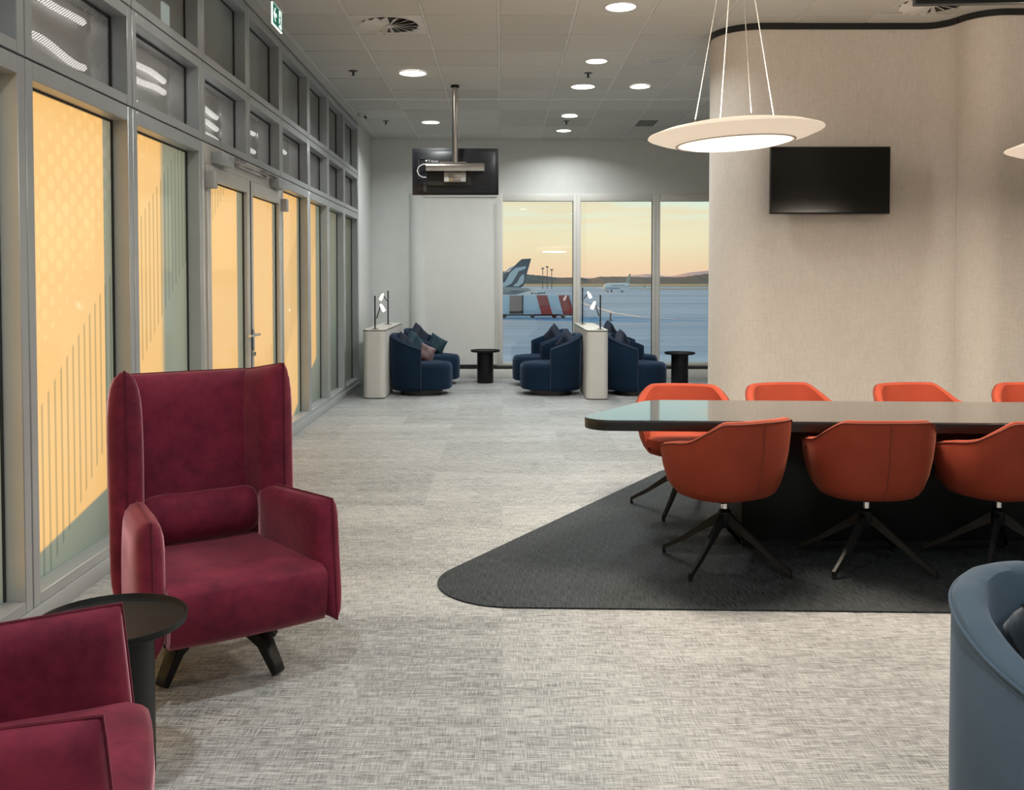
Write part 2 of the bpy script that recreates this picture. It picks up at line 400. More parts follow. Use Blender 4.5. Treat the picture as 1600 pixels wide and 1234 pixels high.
# curved beige wall
path = [(6.7, 13.2), (3.9, 10.9)]
def arc(cx, cy, r, a0, a1, n=14): return [(cx + r*math.cos(math.radians(a0 + (a1-a0)*k/n)), cy + r*math.sin(math.radians(a0 + (a1-a0)*k/n))) for k in range(n+1)]
c1 = (2.145, 8.17)
path += arc(c1[0], c1[1], .36, 130, 270, 24) + arc(3.42, 7.81-.22, .22, 90, 8, 14)[0:] + arc(3.91, 7.66, .27, 188, 270, 14)
path += [(6.8, 7.39)]
path = [path[0], path[1]] + path[2:]
structure(MB().sweep(path, [(0, 0), (0, ZC+.02), (.1, ZC+.02), (.1, 0)]).build('wall_curved', M['beige'], smooth=True))
structure(MB().sweep(path, [(-.012, ZC-.055), (-.012, ZC), (.09, ZC), (.09, ZC-.055)]).build('trim_3', M['black'], smooth=True))
structure(MB().sweep(path, [(-.008, 0), (-.008, .06), (.09, .06), (.09, 0)]).build('baseboard_curved', M['black'], smooth=True))

# ------------------------------------------------------------------ glazed facade on the left
JY = [-.56, .55, 1.66, 2.77, 3.88, 5.0, 6.16, 7.27, 8.35, 9.54, 10.6, 11.67, 12.8]
BZ = [.075, 2.34, 2.86, 3.53]
def ring(b, y0, y1, z0, z1, fv=.058, ft=.06, fb=.05, xf=XW, xb=XW-.13):
    b.box(xb, xf, y0, y0+fv, z0, z1).box(xb, xf, y1-fv, y1, z0, z1).box(xb, xf, y0+fv, y1-fv, z1-ft, z1).box(xb, xf, y0+fv, y1-fv, z0, z0+fb)
g = .004
for k in range(len(JY)-1):
    y0, y1 = JY[k]+g, JY[k+1]-g
    wgrp = sempty('window_%d' % (k+6))
    door = k in (6, 7)
    fr = MB()
    if not door: ring(fr, y0, y1, BZ[0], BZ[1]-g, ft=.075)
    ring(fr, y0, y1, BZ[1]+g, BZ[2]-g); ring(fr, y0, y1, BZ[2]+g, BZ[3], ft=.07)
    fr.build('window_frame', M['frame'], wgrp, bevel=.003, seg=1)
    # outer fin of the mullion
    MB().box(XW-.19, XW-.13, y1-.05, y1+.05, BZ[0], BZ[3]).build('outer_fin', M['frame'], wgrp)
    bk = MB().box(XW-.10, XW-.03, y1-.001, y1+2*g+.001, BZ[0], BZ[3]); bk.box(XW-.10, XW-.03, y0, y1, BZ[1]-g, BZ[1]+g).box(XW-.10, XW-.03, y0, y1, BZ[2]-g, BZ[2]+g)
    bk.build('joint_gasket', M['joint'], wgrp)
    xg = XW-.092
    if not door:
        z0, z1 = BZ[0]+.05, BZ[1]-g-.075
        MB().add([(xg, y0+.05, z0), (xg, y1-.05, z0), (xg, y1-.05, z1), (xg, y0+.05, z1)], [(0, 1, 2, 3)]).build('frosted_pane', M['film'], wgrp)
        MB().box(xg+.002, xg+.012, y1-.066, y1-.058, z0, z1).box(xg+.002, xg+.012, y0+.058, y1-.058, z1-.008, z1).build('gasket', M['joint'], wgrp)
    z0, z1 = BZ[1]+g+.05, BZ[2]-g-.06
    MB().add([(xg, y0+.05, z0), (xg, y1-.05, z0), (xg, y1-.05, z1), (xg, y0+.05, z1)], [(0, 1, 2, 3)]).build('perforated_panel', M['perf'], wgrp)
    MB().box(xg-.16, xg-.15, y0, y1, z0-.05, z1+.05).box(xg-.15, xg-.01, y0, y1, z0-.06, z0-.05).box(xg-.15, xg-.01, y0, y1, z1+.05, z1+.06).build('backing_panel', M['grey'], wgrp)
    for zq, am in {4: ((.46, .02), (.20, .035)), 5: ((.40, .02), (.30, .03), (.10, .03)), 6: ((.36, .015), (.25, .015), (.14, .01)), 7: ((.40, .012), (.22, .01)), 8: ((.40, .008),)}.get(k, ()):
        MB().tube([(xg-.125, y0+.08+(y1-y0-.16)*q/20, z0+zq*.82+.45*am*math.sin(q*.42+k*2+zq*9)-.02*q/20) for q in range(21)], .019, 8).build('reflection_streak', M['strip'], wgrp, smooth=True)  # added glowing tubes that imitate wavy reflections in the panel
    MB().box(xg, xg+.01, y1-.07, y1-.058, z0, z1).box(xg, xg+.01, y0+.058, y1-.058, z1-.012, z1).build('gasket', M['joint'], wgrp)
    z0, z1 = BZ[2]+g+.05, BZ[3]-.07
    MB().box(xg-.01, xg, y0+.05, y1-.05, z0, z1).build('upper_pane', M['darkglass'], wgrp)
    MB().box(xg, xg+.01, y1-.066, y1-.058, z0, z1).box(xg, xg+.01, y0+.058, y1-.058, z1-.008, z1).build('gasket', M['joint'], wgrp)
structure(MB().box(XW-.14, XW+.012, -3, 6.14, 0, .075).box(XW-.14, XW+.012, 8.37, 12.82, 0, .075).build('baseboard_left', M['frame'], bevel=.004))
structure(MB().box(-2.2, XW-.19, -3, YB, 0, .07).box(-2.2, XW, -3, -.56, 0, ZC).box(-2.2, XW-.01, -3, YB, BZ[3], ZC+.03).build('wall_left_sill', M['frame']))
# double door in bays 7 and 8
dg_ = sempty('door_1')
DY0, DY1, DYM = 6.16+.05, 8.35-.05, 7.27; DZ = 2.20
jb = MB().box(XW-.11, XW+.0, 6.164, DY0, 0, BZ[1]-g).box(XW-.11, XW, DY1, 8.346, 0, BZ[1]-g).box(XW-.11, XW, DY0, DY1, DZ+.005, BZ[1]-g)
jb.build('door_frame', M['doorframe'], dg_, bevel=.003, seg=1)
for (y0, y1) in ((DY0+.006, DYM-.004), (DYM+.004, DY1-.006)):
    lf = MB(); x0, x1 = XW-.05, XW+.012
    lf.box(x0, x1, y0, y0+.075, .01, DZ).box(x0, x1, y1-.075, y1, .01, DZ).box(x0, x1, y0+.075, y1-.075, DZ-.10, DZ).box(x0, x1, y0+.075, y1-.075, .01, .14)
    L = lf.build('door_leaf', M['doorframe'], dg_, bevel=.003, seg=1)
    xg = XW-.03
    MB().add([(xg, y0+.07, .13), (xg, y1-.07, .13), (xg, y1-.07, DZ-.09), (xg, y0+.07, DZ-.09)], [(0, 1, 2, 3)]).build('frosted_pane', M['film'], L)
    MB().box(xg+.002, xg+.012, y1-.087, y1-.075, .14, DZ-.10).box(xg+.002, xg+.012, y0+.075, y1-.075, DZ-.108, DZ-.10).build('gasket', M['joint'], L)
hy = DYM+.04
h = MB().box(XW+.012, XW+.02, hy-.022, hy+.022, .90, 1.06); h.tube([(XW+.02, hy, 1.02), (XW+.058, hy, 1.02)], .011, 10)
h.tube([(XW+.058, hy+.02, 1.02), (XW+.058, hy-.05, 1.02), (XW+.046, hy-.22, 1.018)], .010, 10)
h.build('door_handle', M['chrome'], dg_, bevel=0, smooth=True)
MB().lathe([(.016, 0), (.016, .012)], 16, (XW+.02, hy, .87), Matrix.Rotation(PI/2, 3, 'Y')).build('lock_cylinder', M['chrome'], dg_, smooth=True)
MB().box(XW-.04, XW+.014, DYM-.012, DYM+.012, .02, DZ-.005).build('meeting_strip', M['joint'], dg_)
for yc, s in ((6.48, 1), (8.08, -1)):
    c = MB().box(XW+.0, XW+.075, yc-.14, yc+.14, DZ+.015, DZ+.095).build('door_closer', M['frame'], dg_, bevel=.004)
    MB().box(XW+.02, XW+.05, min(yc, yc+s*.55), max(yc, yc+s*.55), DZ+.098, DZ+.112).build('closer_arm', M['steel'], c)
    MB().box(XW+.0, XW+.06, yc-s*.24-.04, yc-s*.24+.04, DZ-.16, DZ-.05).build('hinge', M['grey'], c, bevel=.006)
MB().box(XW+.0, XW+.03, 6.9, 7.7, DZ+.06, DZ+.085).build('closer_track', M['steel'], dg_, bevel=.003)

# unseen blockers added outside the frosted glass, shaped to cast the shade on it
outm = mat('shade_blocker_grey', (.35, .35, .34), .8)
structure(MB().box(-3.4, -3.0, 11.82, 34, -5.5, 6).build('shade_blocker_wing', outm))  # added blocker, also keeps the sun off the far windows
structure(MB().box(-4.2, -4.0, 8.05, 8.38, -5.5, 6).build('shade_blocker_post', outm))  # added post for the soft shade strip on one pane
structure(MB().prism([(4.4, -5.5), (6.2, -5.5), (6.2, .66), (4.4, .33)], 0, .1, Matrix(((0, 0, 1, -2.75), (1, 0, 0, 0), (0, 1, 0, 0), (0, 0, 0, 1)))).build('shade_blocker_slab', outm))
structure(MB().prism([(9.55, -5.5), (12, -5.5), (12, 1.1), (10.9, .72), (9.9, .30)], 0, .1, Matrix(((0, 0, 1, -2.75), (1, 0, 0, 0), (0, 1, 0, 0), (0, 0, 0, 1)))).build('shade_blocker_slab', outm))

# ------------------------------------------------------------------ meeting table
rot = math.radians(-2.6)
t = thing('meeting_table', 'long black meeting table with polished top and angled rounded end', 'table', (2.5, 5.18, 0))
W = lambda x, y: (x-2.5, y-5.18)
tp = rounded([W(.33, 4.83), W(4.75, 4.60), W(4.75, 5.46), W(.87, 5.66)], [.13, .1, .1, .2], 12)
MB().prism(tp, .665, .718).build('table_edge', M['tableside'], t, bevel=.006)
MB().prism([(x*.998, y*.99) for x, y in tp], .7182, .7205).build('tabletop', M['tabletop'], t)
MB().box(1.29-2.5, 4.2-2.5, 5.07-5.18, 5.40-5.18, .0, .665).build('table_base', M['blackm'], t, bevel=.006)
MB().box(1.29-2.5, 4.2-2.5, 5.055-5.18, 5.415-5.18, .007, .035).build('plinth_rail', M['tableside'], t)

# ------------------------------------------------------------------ tub shells
def sp(c, p): return math.copysign(abs(c)**p, c)
def lerpk(x, ks):
    if x <= ks[0][0]: return ks[0][1]
    for (a, va), (b_, vb) in zip(ks, ks[1:]):
        if x <= b_:
            q = (x-a)/(b_-a); return va + (vb-va)*q
    return ks[-1][1]
def tub(a, bb, pw, tmax, ztop, levels, th, inner_z, cy=0, n=56, rim=3):
    """open shell wrapped round the back; levels = [(fraction of height, plan scale)]; returns MB"""
    prof_n = None; vs_ = []
    for i in range(n+1):
        q = math.radians(-tmax + 2*tmax*i/n); zt = ztop(abs(math.degrees(q)))
        dx, dy = sp(math.sin(q), pw), sp(math.cos(q), pw)
        row = []
        for fz, s in levels:
            row.append((a*s*dx, cy + bb*s*dy, levels_z0 + (zt-levels_z0)*fz))
        sl = levels[-1][1]
        for k in range(1, rim):
            ang = PI*k/rim; off = th/2*(1-math.cos(ang)); lift = th*.32*math.sin(ang)
            row.append(((a*sl-off)*dx, cy + (bb*sl-off)*dy, zt + lift))
        for fz in (1, .75, .5, .25, 0):
            z = inner_z + (zt-inner_z)*fz; s = lerpk((z-levels_z0)/(zt-levels_z0), levels)
            row.append(((a*s-th)*dx, cy + (bb*s-th)*dy, z))
        prof_n = len(row); vs_ += row
    k = prof_n
    fs_ = [(i*k+j, (i+1)*k+j, (i+1)*k+(j+1) % k, i*k+(j+1) % k) for i in range(n) for j in range(k)]
    fs_ += [tuple(range(k)), tuple(range(n*k+k-1, n*k-1, -1))]
    return MB().add(vs_, fs_)
def disc_super(a, bb, pw, prof, cy=0, n=48):
    """closed solid of superellipse rings: prof = [(scale, z)]"""
    vs_ = []
    for s, z in prof:
        for i in range(n):
            q = 2*PI*i/n; vs_.append((a*s*sp(math.sin(q), pw), cy + bb*s*sp(math.cos(q), pw), z))
    m_ = len(prof)
    fs_ = [(i*n+k, i*n+(k+1) % n, (i+1)*n+(k+1) % n, (i+1)*n+k) for i in range(m_-1) for k in range(n)]
    fs_ += [tuple(range(n)), tuple(range((m_-1)*n, m_*n))]
    return MB().add(vs_, fs_)

# orange meeting chair (faces local -Y)
levels_z0 = .365
def zt_or(d): return lerpk(d, [(0, .748), (37, .746), (43, .738), (62, .69), (77, .650), (90, .632), (118, .600), (126, .59)])
def make_meeting_chair(star):
    t = thing('meeting_chair', 'x', 'chair')
    lv = [(0, .70), (.04, .77), (.14, .84), (.35, .915), (.62, .97), (.9, 1.0), (1, 1.0)]
    tub(.298, .28, .74, 126, zt_or, lv, .045, .40).build('shell', M['orange'], t, smooth=True)
    disc_super(.298, .265, .78, [(.3, .352), (.66, .354), (.74, .362), (.80, .385), (.82, .41)], cy=-.01).build('seat_pan', M['orange'], t, smooth=True)
    disc_super(.240, .250, .72, [(.90, .402), (.985, .412), (1.0, .435), (.98, .462), (.9, .476), (.5, .486), (.1, .488)], cy=-.035).build('seat_cushion', M['orange'], t, smooth=True)
    zz = [(0, .382), (.3, .47), (.7, .62), (1.0, .752)]
    MB().tube([(0, .28*lerpk((z-levels_z0)/(.748-levels_z0), lv)+.0005, z) for z in [.375+.365*i/14 for i in range(15)]], .0028, 6).build('back_seam', M['orangeseam'], t, smooth=True)
    # piping on the rim
    pts = []
    for i in range(57):
        q = math.radians(-124 + 248*i/56); pts.append((.300*sp(math.sin(q), .74), .282*sp(math.cos(q), .74), zt_or(abs(math.degrees(q)))+.002))
    MB().tube(pts, .0035, 6).build('rim_seam', M['orangeseam'], t, smooth=True)
    MB().box(-.10, .10, -.10, .10, .335, .352).build('seat_plate', M['blackm'], t, bevel=.004)
    MB().lathe([(.018, .25), (.018, .34)], 16).build('gas_lift', M['chrome'], t, smooth=True)
    MB().lathe([(.028, .19), (.034, .20), (.034, .27), (.022, .285)], 20).build('base_hub', M['blackm'], t, smooth=True)
    for k in range(4):
        a_ = star + k*PI/2; c, s = math.cos(a_), math.sin(a_)
        R = Matrix.Rotation(a_, 4, 'Z')
        vs_ = []
        for r, zc, hw, hh in ((.015, .245, .016, .030), (.12, .175, .015, .020), (.24, .09, .013, .014), (.335, .035, .011, .011), (.350, .022, .011, .015)):
            for yy, zz_ in ((-hw, -hh), (hw, -hh), (hw*.7, hh), (-hw*.7, hh)): vs_.append(R @ Vector((r, yy, zc+zz_)))
        fs_ = [(i*4+j, i*4+(j+1) % 4, (i+1)*4+(j+1) % 4, (i+1)*4+j) for i in range(4) for j in range(4)] + [(0, 1, 2, 3), (19, 18, 17, 16)]
        L = MB().add(vs_, fs_).build('leg', M['blackm'], t, smooth=True)
        MB().lathe([(.010, 0), (.010, .012)], 10, (.345*c, .345*s, 0)).build('foot_glide', M['black'], L)
    return t
RZ = .0075
mc = make_meeting_chair(0)
def place_mc(first, x, y, rz, label, star=None):
    grp = 'orange tub chairs around the meeting table'
    if first: o = mc; o.location = (x, y, RZ); o.rotation_euler = (0, 0, math.radians(rz)); o['label'] = label; o['group'] = grp
    else: o = dup(mc, (x, y, RZ), math.radians(rz), label, grp)
    st = math.radians((50 if star is None else star) - rz)
    for ch in o.children:
        if ch.name.startswith('leg'): ch.rotation_euler = (0, 0, st)
    return o
place_mc(True, 1.115, 4.72, 208, 'orange tub chair in foreground row nearest the rounded table end, back towards us and turned')
place_mc(False, 1.83, 4.73, 181, 'orange tub chair seen square from behind, middle one of the foreground row', 45)
place_mc(False, 2.50, 4.74, 206, 'orange tub chair at the photo right edge in foreground row, back turned towards us', 55)
place_mc(False, 1.13, 5.88, -9, 'orange tub chair across the table facing us, nearest the rounded table end', 60)
place_mc(False, 1.86, 5.95, 14, 'orange tub chair across the table, second from the rounded table end')
place_mc(False, 2.68, 5.95, 12, 'orange tub chair across the table under the wall screen')
place_mc(False, 3.44, 5.95, -4, 'orange tub chair across the table cut by the photo right edge')

# ------------------------------------------------------------------ blue barrel chairs
def cushion(name, m, size, loc, rot, parent=None, thick=.13, crump=.10):
    """plump square pillow with pointed corners"""
    n = 16; vs_ = []
    for sgn in (1, -1):
        for i in range(n+1):
            for j in range(n+1):
                u, v = 2*i/n-1, 2*j/n-1
                pin = 1 - .10*(1-u*u)*0 - .0
                x = u*size/2*(1-.10*(1-v*v)*abs(u)**2*0 - .09*(1-v*v)*abs(u)); y = v*size/2*(1-.09*(1-u*u)*abs(v))
                hgt = thick/2*((1-u**4)*(1-v**4))**.6
                hgt *= 1 + crump*math.sin(5*u+2*v)*math.cos(4*v-u) + (crump-.10)*.8*math.sin(11*u-6*v)
                vs_.append((x, y, sgn*hgt))
    q = (n+1)**2; fs_ = []
    for i in range(n):
        for j in range(n):
            a_ = i*(n+1)+j; fs_.append((a_, a_+n+1, a_+n+2, a_+1)); fs_.append((q+a_, q+a_+1, q+a_+n+2, q+a_+n+1))
    o = MB().add(vs_, fs_)
    ob = o.build(name, m, parent, smooth=True)
    import bmesh
    bm = bmesh.new(); bm.from_mesh(ob.data); bmesh.ops.remove_doubles(bm, verts=bm.verts, dist=.0004); bmesh.ops.recalc_face_normals(bm, faces=bm.faces); bm.to_mesh(ob.data); bm.free()
    ob.data.set_sharp_from_angle(angle=3.1)
    ob.location = loc; ob.rotation_euler = rot
    return ob
def zt_bl(d): return lerpk(d, [(0, .755), (25, .745), (50, .705), (80, .64), (100, .59), (104, .58)])
def make_barrel(m, mp, rimt=.055):
    global levels_z0
    levels_z0 = .06
    t = thing('barrel_armchair', 'x', 'armchair')
    lv = [(0, .93), (.03, .97), (.12, .99), (.5, 1.0), (1, 1.0)]
    tub(.36, .36, .92, 104, zt_bl, lv, rimt, .30, rim=5, n=64).build('shell', m, t, smooth=True)
    pts = []
    for i in range(65):
        q = math.radians(-104 + 208*i/64); pts.append((.361*sp(math.sin(q), .92), .361*sp(math.cos(q), .92), zt_bl(abs(math.degrees(q)))))
    e0, e1 = pts[0], pts[-1]
    full = [(e0[0], e0[1], .075+(e0[2]-.075)*k/8) for k in range(8)] + pts + [(e1[0], e1[1], e1[2]+(.075-e1[2])*(k+1)/8) for k in range(8)]
    MB().tube(full, .0045, 6).build('piping', mp, t, smooth=True)
    # drum seat reaching forward
    vs_ = []
    prof = [(.93, .07), (.975, .085), (.985, .2), (.985, .33), (.965, .375), (.91, .398), (.75, .408), (.3, .412)]
    n = 48
    for s, z in prof:
        for i in range(n):
            q = 2*PI*i/n; y = -math.cos(q); x = math.sin(q)
            fy = .425 if y < 0 else .30
            vs_.append((.345*s*sp(x, .82), fy*s*sp(y, .85 if y < 0 else 1)+.0, z))
    fs_ = [(i*n+k, i*n+(k+1) % n, (i+1)*n+(k+1) % n, (i+1)*n+k) for i in range(len(prof)-1) for k in range(n)] + [tuple(range(n)), tuple(range((len(prof)-1)*n, len(prof)*n))]
    MB().add(vs_, fs_).build('seat', m, t, smooth=True)
    MB().lathe([(.27, 0), (.27, .07)], 40, (0, -.03, 0)).build('swivel_plinth', M['black'], t, smooth=True)
    return t
bc = make_barrel(M['navy'], M['navyp'])
bg_ = 'navy barrel armchairs by the far windows'
def place_bc(first, x, y, rz, label):
    if first: bc.location = (x, y, 0); bc.rotation_euler = (0, 0, math.radians(rz)); bc['label'] = label; bc['group'] = bg_; return bc
    return dup(bc, (x, y, 0), math.radians(rz), label, bg_)
place_bc(True, -1.06, 12.08, 82, 'navy barrel armchair beside the console at the glass facade, nearer of the pair')
place_bc(False, -1.02, 13.42-.12, 80, 'navy barrel armchair behind another, close to the white roller blind')
place_bc(False, .645, 12.08, -82, 'navy barrel armchair facing the facade, nearer one against the middle console')
place_bc(False, .56, 13.15, -82, 'navy barrel armchair facing the facade, under the parked aircraft tail view, further one')
place_bc(False, 1.67, 12.06, 76, 'navy barrel armchair with its back to the middle console, facing the curved wall')
place_bc(False, 1.75, 13.25, 80, 'navy barrel armchair mostly hidden behind the one facing the curved wall')
R_ = math.radians
cg = 'cushions on the navy armchairs'
def cush(m, size, x, y, z, rx, ry, rz, label):
    o = cushion('cushion', m, size, (x, y, z), (R_(rx), R_(ry), R_(rz)), thick=.15); tag(o, label, 'cushion', cg); return o
cush(M['navycush'], .29, -1.25, 12.0, .61, 80, 30, 66, 'dark navy cushion against the back of the armchair nearest the facade')
cush(M['teal'], .31, -1.14, 12.16, .60, 78, 42, 46, 'blue teal cushion tilted in front of the dark one, pointed corner up')
cush(M['mauve'], .24, -.99, 12.2, .50, 74, 25, 24, 'mauve and tan cushion leaning on the armrest of the armchair nearest the facade')
cush(M['navycush'], .32, -1.17, 13.22, .645, 80, 38, 52, 'dark navy cushion standing above the back of the rear armchair')
cush(M['teal'], .27, -.93, 13.36, .53, 76, 30, 22, 'green teal cushion on the rear armchair beside the roller blind')
cush(M['navycush'], .30, .84, 12.12, .62, 80, 45, 128, 'dark cushion with corner up in the nearer chair left of the middle console')
cush(M['navycush'], .30, .72, 13.15, .65, 80, 38, 125, 'dark cushion in the further chair facing the facade')
cush(M['navycush'], .30, 1.53, 12.12, .62, 80, 42, 55, 'dark cushion with pale edge rising behind the chair back right of the console')
cush(M['navycush'], .32, 1.50, 13.2, .68, 80, 38, 55, 'dark cushion peaking above the hidden chair right of the console')
# foreground chair
levels_z0 = .06
fc = make_barrel(M['slate'], M['slate'], rimt=.07)
fc['label'] = 'slate blue barrel armchair filling the lower right corner, thick padded rim'; fc.location = (1.335, 1.94, 0); fc.rotation_euler = (0, 0, R_(40)); fc.scale = (1, 1, .985)
o = cushion('cushion', M['slatec'], .40, (1.315, 2.03, .60), (R_(66), R_(-8), R_(36)), thick=.24, crump=.22)
tag(o, 'crumpled slate blue cushion inside the foreground armchair', 'cushion')

# ------------------------------------------------------------------ consoles with reading lamps
def lamp_pole(x, y, z, h_, ang, tilt, label, hl=.33):
    t = thing('reading_lamp', label, 'lamp', (x, y, z), 0, 'reading lamps on the consoles')
    MB().lathe([(.045, 0), (.045, .006)], 20).build('base_plate', M['black'], t, smooth=True)
    MB().tube([(0, 0, 0), (0, 0, h_)], .0095, 10).build('pole', M['black'], t, smooth=True)
    c, s = math.cos(ang), math.sin(ang)
    p0 = Vector((0, 0, h_*hl)); p1 = p0 + Vector((c*.07, s*.07, .15*tilt))
    MB().tube([p0, p0+Vector((c*.02, s*.02, 0)), p1], .007, 8).build('arm', M['black'], t, smooth=True)
    hd = MB(); a_ = p1 + Vector((0, 0, .02)); b_ = a_ + Vector((c*.045, s*.045, -.085))
    H_ = hd.tube([a_, a_.lerp(b_, .3), b_], [.010, .018, .021], 14).build('lamp_head', M['spotglow'], t, smooth=True)
    return t
def console(x0, x1, y0, y1, label):
    t = thing('console', label, 'divider', ((x0+x1)/2, (y0+y1)/2, 0))
    w2, l2 = (x1-x0)/2, (y1-y0)/2
    pl = rounded([(-w2, -l2), (w2, -l2), (w2, l2), (-w2, l2)], [.07, .07, .03, .03], 10)
    MB().prism([(x*.97, y*.995) for x, y in pl], 0, .03).build('plinth', M['black'], t)
    MB().prism(pl, .012, .825).build('body', M['console'], t, smooth=True)
    MB().prism([(x*1.015, y*1.002) for x, y in pl], .825, .834).build('edge_band', M['black'], t)
    MB().prism(pl, .834, .842).build('top', M['consoletop'], t)
    return t
console(-1.70, -1.43, 11.5, 13.5, 'pale grey console divider beside the glass facade carrying two reading lamps')
console(1.015, 1.28, 11.4, 13.4, 'pale grey console divider in front of the windows between back-to-back armchairs')
lamp_pole(-1.565, 11.63, .842, .41, 0.3, 1, 'black pole reading lamp nearer to us on the facade console')
lamp_pole(-1.57, 13.0, .842, .46, PI-.3, .5, 'black pole reading lamp at the far end of the facade console', .7)
lamp_pole(1.20, 11.60, .842, .42, PI+.3, 1, 'black pole reading lamp nearer to us on the middle console', .4)
lamp_pole(1.10, 13.0, .842, .50, .1, .5, 'black pole reading lamp at the far end of the middle console', .7)

# ------------------------------------------------------------------ black side tables
def side_table(x, y, label):
    t = thing('side_table', label, 'side table', (x, y, 0), 0, 'round black tray side tables')
    MB().lathe([(.112, 0), (.115, .004), (.115, .44)], 40).build('pedestal', M['blackm'], t, smooth=True)
    MB().lathe([(.112, .432), (.19, .436), (.206, .444), (.209, .464), (.2055, .4645), (.201, .450), (.195, .447), (.01, .447)], 56).build('tray_top', M['blackm'], t, smooth=True)
    return t
side_table(-1.125, 2.70, 'round black tray table between the two burgundy armchairs')
p = at(758, 599, z=0); side_table(p.x, p.y+.1, 'round black tray table in front of the white roller blind')
side_table(2.42, 12.9, 'round black tray table beside the curved wall under the window')

# ------------------------------------------------------------------ burgundy wing chairs
def slab(c, thick, n=14, m_=14, pw=5, puff=.0, wave=0):
    """padded panel on a quad c = [p00, p10, p11, p01]; thickness grows along the quad normal on both sides; pinched edges"""
    c = [Vector(p) for p in c]
    nrm = ((c[1]-c[0]).cross(c[3]-c[0])).normalized(); vs_ = []
    for sgn in (1, -1):
        for i in range(n+1):
            for j in range(m_+1):
                u, v = (1-math.cos(PI*i/n))/2, (1-math.cos(PI*j/m_))/2
                p = c[0].lerp(c[1], u).lerp(c[3].lerp(c[2], u), v)
                a_, b_ = abs(2*u-1), abs(2*v-1)
                h_ = ((1-a_**pw)*(1-b_**pw))**.45
                if wave: h_ *= 1 + wave*math.sin(11*u+3*v)*math.sin(7*v+2*u)
                vs_.append(p + nrm*sgn*thick/2*h_)
    q = (n+1)*(m_+1); fs_ = []
    for i in range(n):
        for j in range(m_):
            a_ = i*(m_+1)+j; b2 = a_+m_+1
            fs_.append((a_, b2, b2+1, a_+1)); fs_.append((q+a_, q+a_+1, q+b2+1, q+b2))
    return MB().add(vs_, fs_)
def weld(o):
    import bmesh
    bm = bmesh.new(); bm.from_mesh(o.data); bmesh.ops.remove_doubles(bm, verts=bm.verts, dist=.0004); bmesh.ops.recalc_face_normals(bm, faces=bm.faces); bm.to_mesh(o.data); bm.free()
    o.data.set_sharp_from_angle(angle=2.4); return o
def piped(name, c, thick, parent, pr=.0045, **k):
    o = weld(slab(c, thick, **k).build(name, M['burg'], parent, smooth=True))
    c = [Vector(p) for p in c]; pts = []
    for i in range(4):
        for s in range(10): pts.append(c[i].lerp(c[(i+1) % 4], s/10))
    MB().tube(pts, pr, 6, closed=True).build('piping', M['burgp'], o, smooth=True)
    return o
def make_wing():
    t = thing('wing_armchair', 'x', 'armchair')
    # backrest, leaning
    piped('backrest', [(-.262, .34, .20), (.262, .34, .20), (.257, .41, 1.06), (-.257, .41, 1.06)], .15, t, n=18, m_=20, pw=9)
    for s in (-1, 1):
        piped('wing', [(s*.305, .11, .20), (s*.250, .36, .20), (s*.250, .42, 1.055), (s*.305, .13, 1.10)], .125, t, n=10, m_=18, pw=7, wave=.03)
        piped('armrest', [(s*.322, -.345, .195), (s*.265, .24, .195), (s*.255, .24, .61), (s*.322, -.305, .63)], .105, t, n=12, m_=12, pw=7, wave=.04)
    # seat block
    n = 16; vs_ = []; prof = []
    sec = [(-.335, .205), (-.355, .24), (-.368, .33), (-.366, .375), (-.352, .388), (-.32, .400), (-.1, .402), (.15, .40), (.33, .40), (.34, .21)]
    for i in range(n+1):
        u = 2*i/n-1; x = u*.276; dz = .010*(1-u**4); dy = -.018*(1-u*u)
        for (y, z) in sec:
            zz = z + (dz if z > .35 else 0) - (.0 if z > .3 else 0); yy = y + (dy if y < -.2 else 0)
            vs_.append((x, yy, zz))
    k = len(sec); fs_ = [(i*k+j, (i+1)*k+j, (i+1)*k+(j+1) % k, i*k+(j+1) % k) for i in range(n) for j in range(k)] + [tuple(range(k)), tuple(range(n*k+k-1, n*k-1, -1))]
    so_ = MB().add(vs_, fs_).build('seat', M['burg'], t, smooth=True); so_.data.set_sharp_from_angle(angle=1.2)
    # lumbar cushion
    lc = []
    m2 = 26; kk = 14
    for i in range(m2+1):
        u = 2*i/m2-1; r = (1-abs(u)**10)**.4; x = u*.240
        for j in range(kk):
            a_ = 2*PI*j/kk
            lc.append((x, .225 + .075*r*math.cos(a_) + .02*abs(u), .505 + .100*max(r, .45)*math.sin(a_)*(1+.02*math.sin(9*u))))
    fs_ = [(i*kk+j, (i+1)*kk+j, (i+1)*kk+(j+1) % kk, i*kk+(j+1) % kk) for i in range(m2) for j in range(kk)] + [tuple(range(kk)), tuple(range(m2*kk+kk-1, m2*kk-1, -1))]
    MB().add(lc, fs_).build('lumbar_cushion', M['burg'], t, smooth=True, sub=1)
    MB().lathe([(.05, .12), (.05, .20)], 24).build('swivel_column', M['blackm'], t, smooth=True)
    for k in range(4):
        a_ = R_(-62 + 90*k) ; Rm = Matrix.Rotation(a_, 4, 'Z'); vs_ = []
        for r, zc, hw, hh in ((0, .185, .03, .016), (.08, .18, .03, .017), (.205, .118, .028, .022), (.262, .03, .024, .016), (.275, .008, .024, .008)):
            for dy_, dz_ in ((-hw, -hh), (hw, -hh), (hw, hh), (-hw, hh)):
                ox = .02 if (dz_ > 0 and .19 < r) else 0
                vs_.append(Rm @ Vector((r+ox, dy_, max(0, zc+dz_))))
        fs_ = [(i*4+j, i*4+(j+1) % 4, (i+1)*4+(j+1) % 4, (i+1)*4+j) for i in range(4) for j in range(4)] + [(0, 1, 2, 3), (19, 18, 17, 16)]
        MB().add(vs_, fs_).build('leg', M['blackm'], t, bevel=.003, seg=1)
    return t
wc = make_wing()
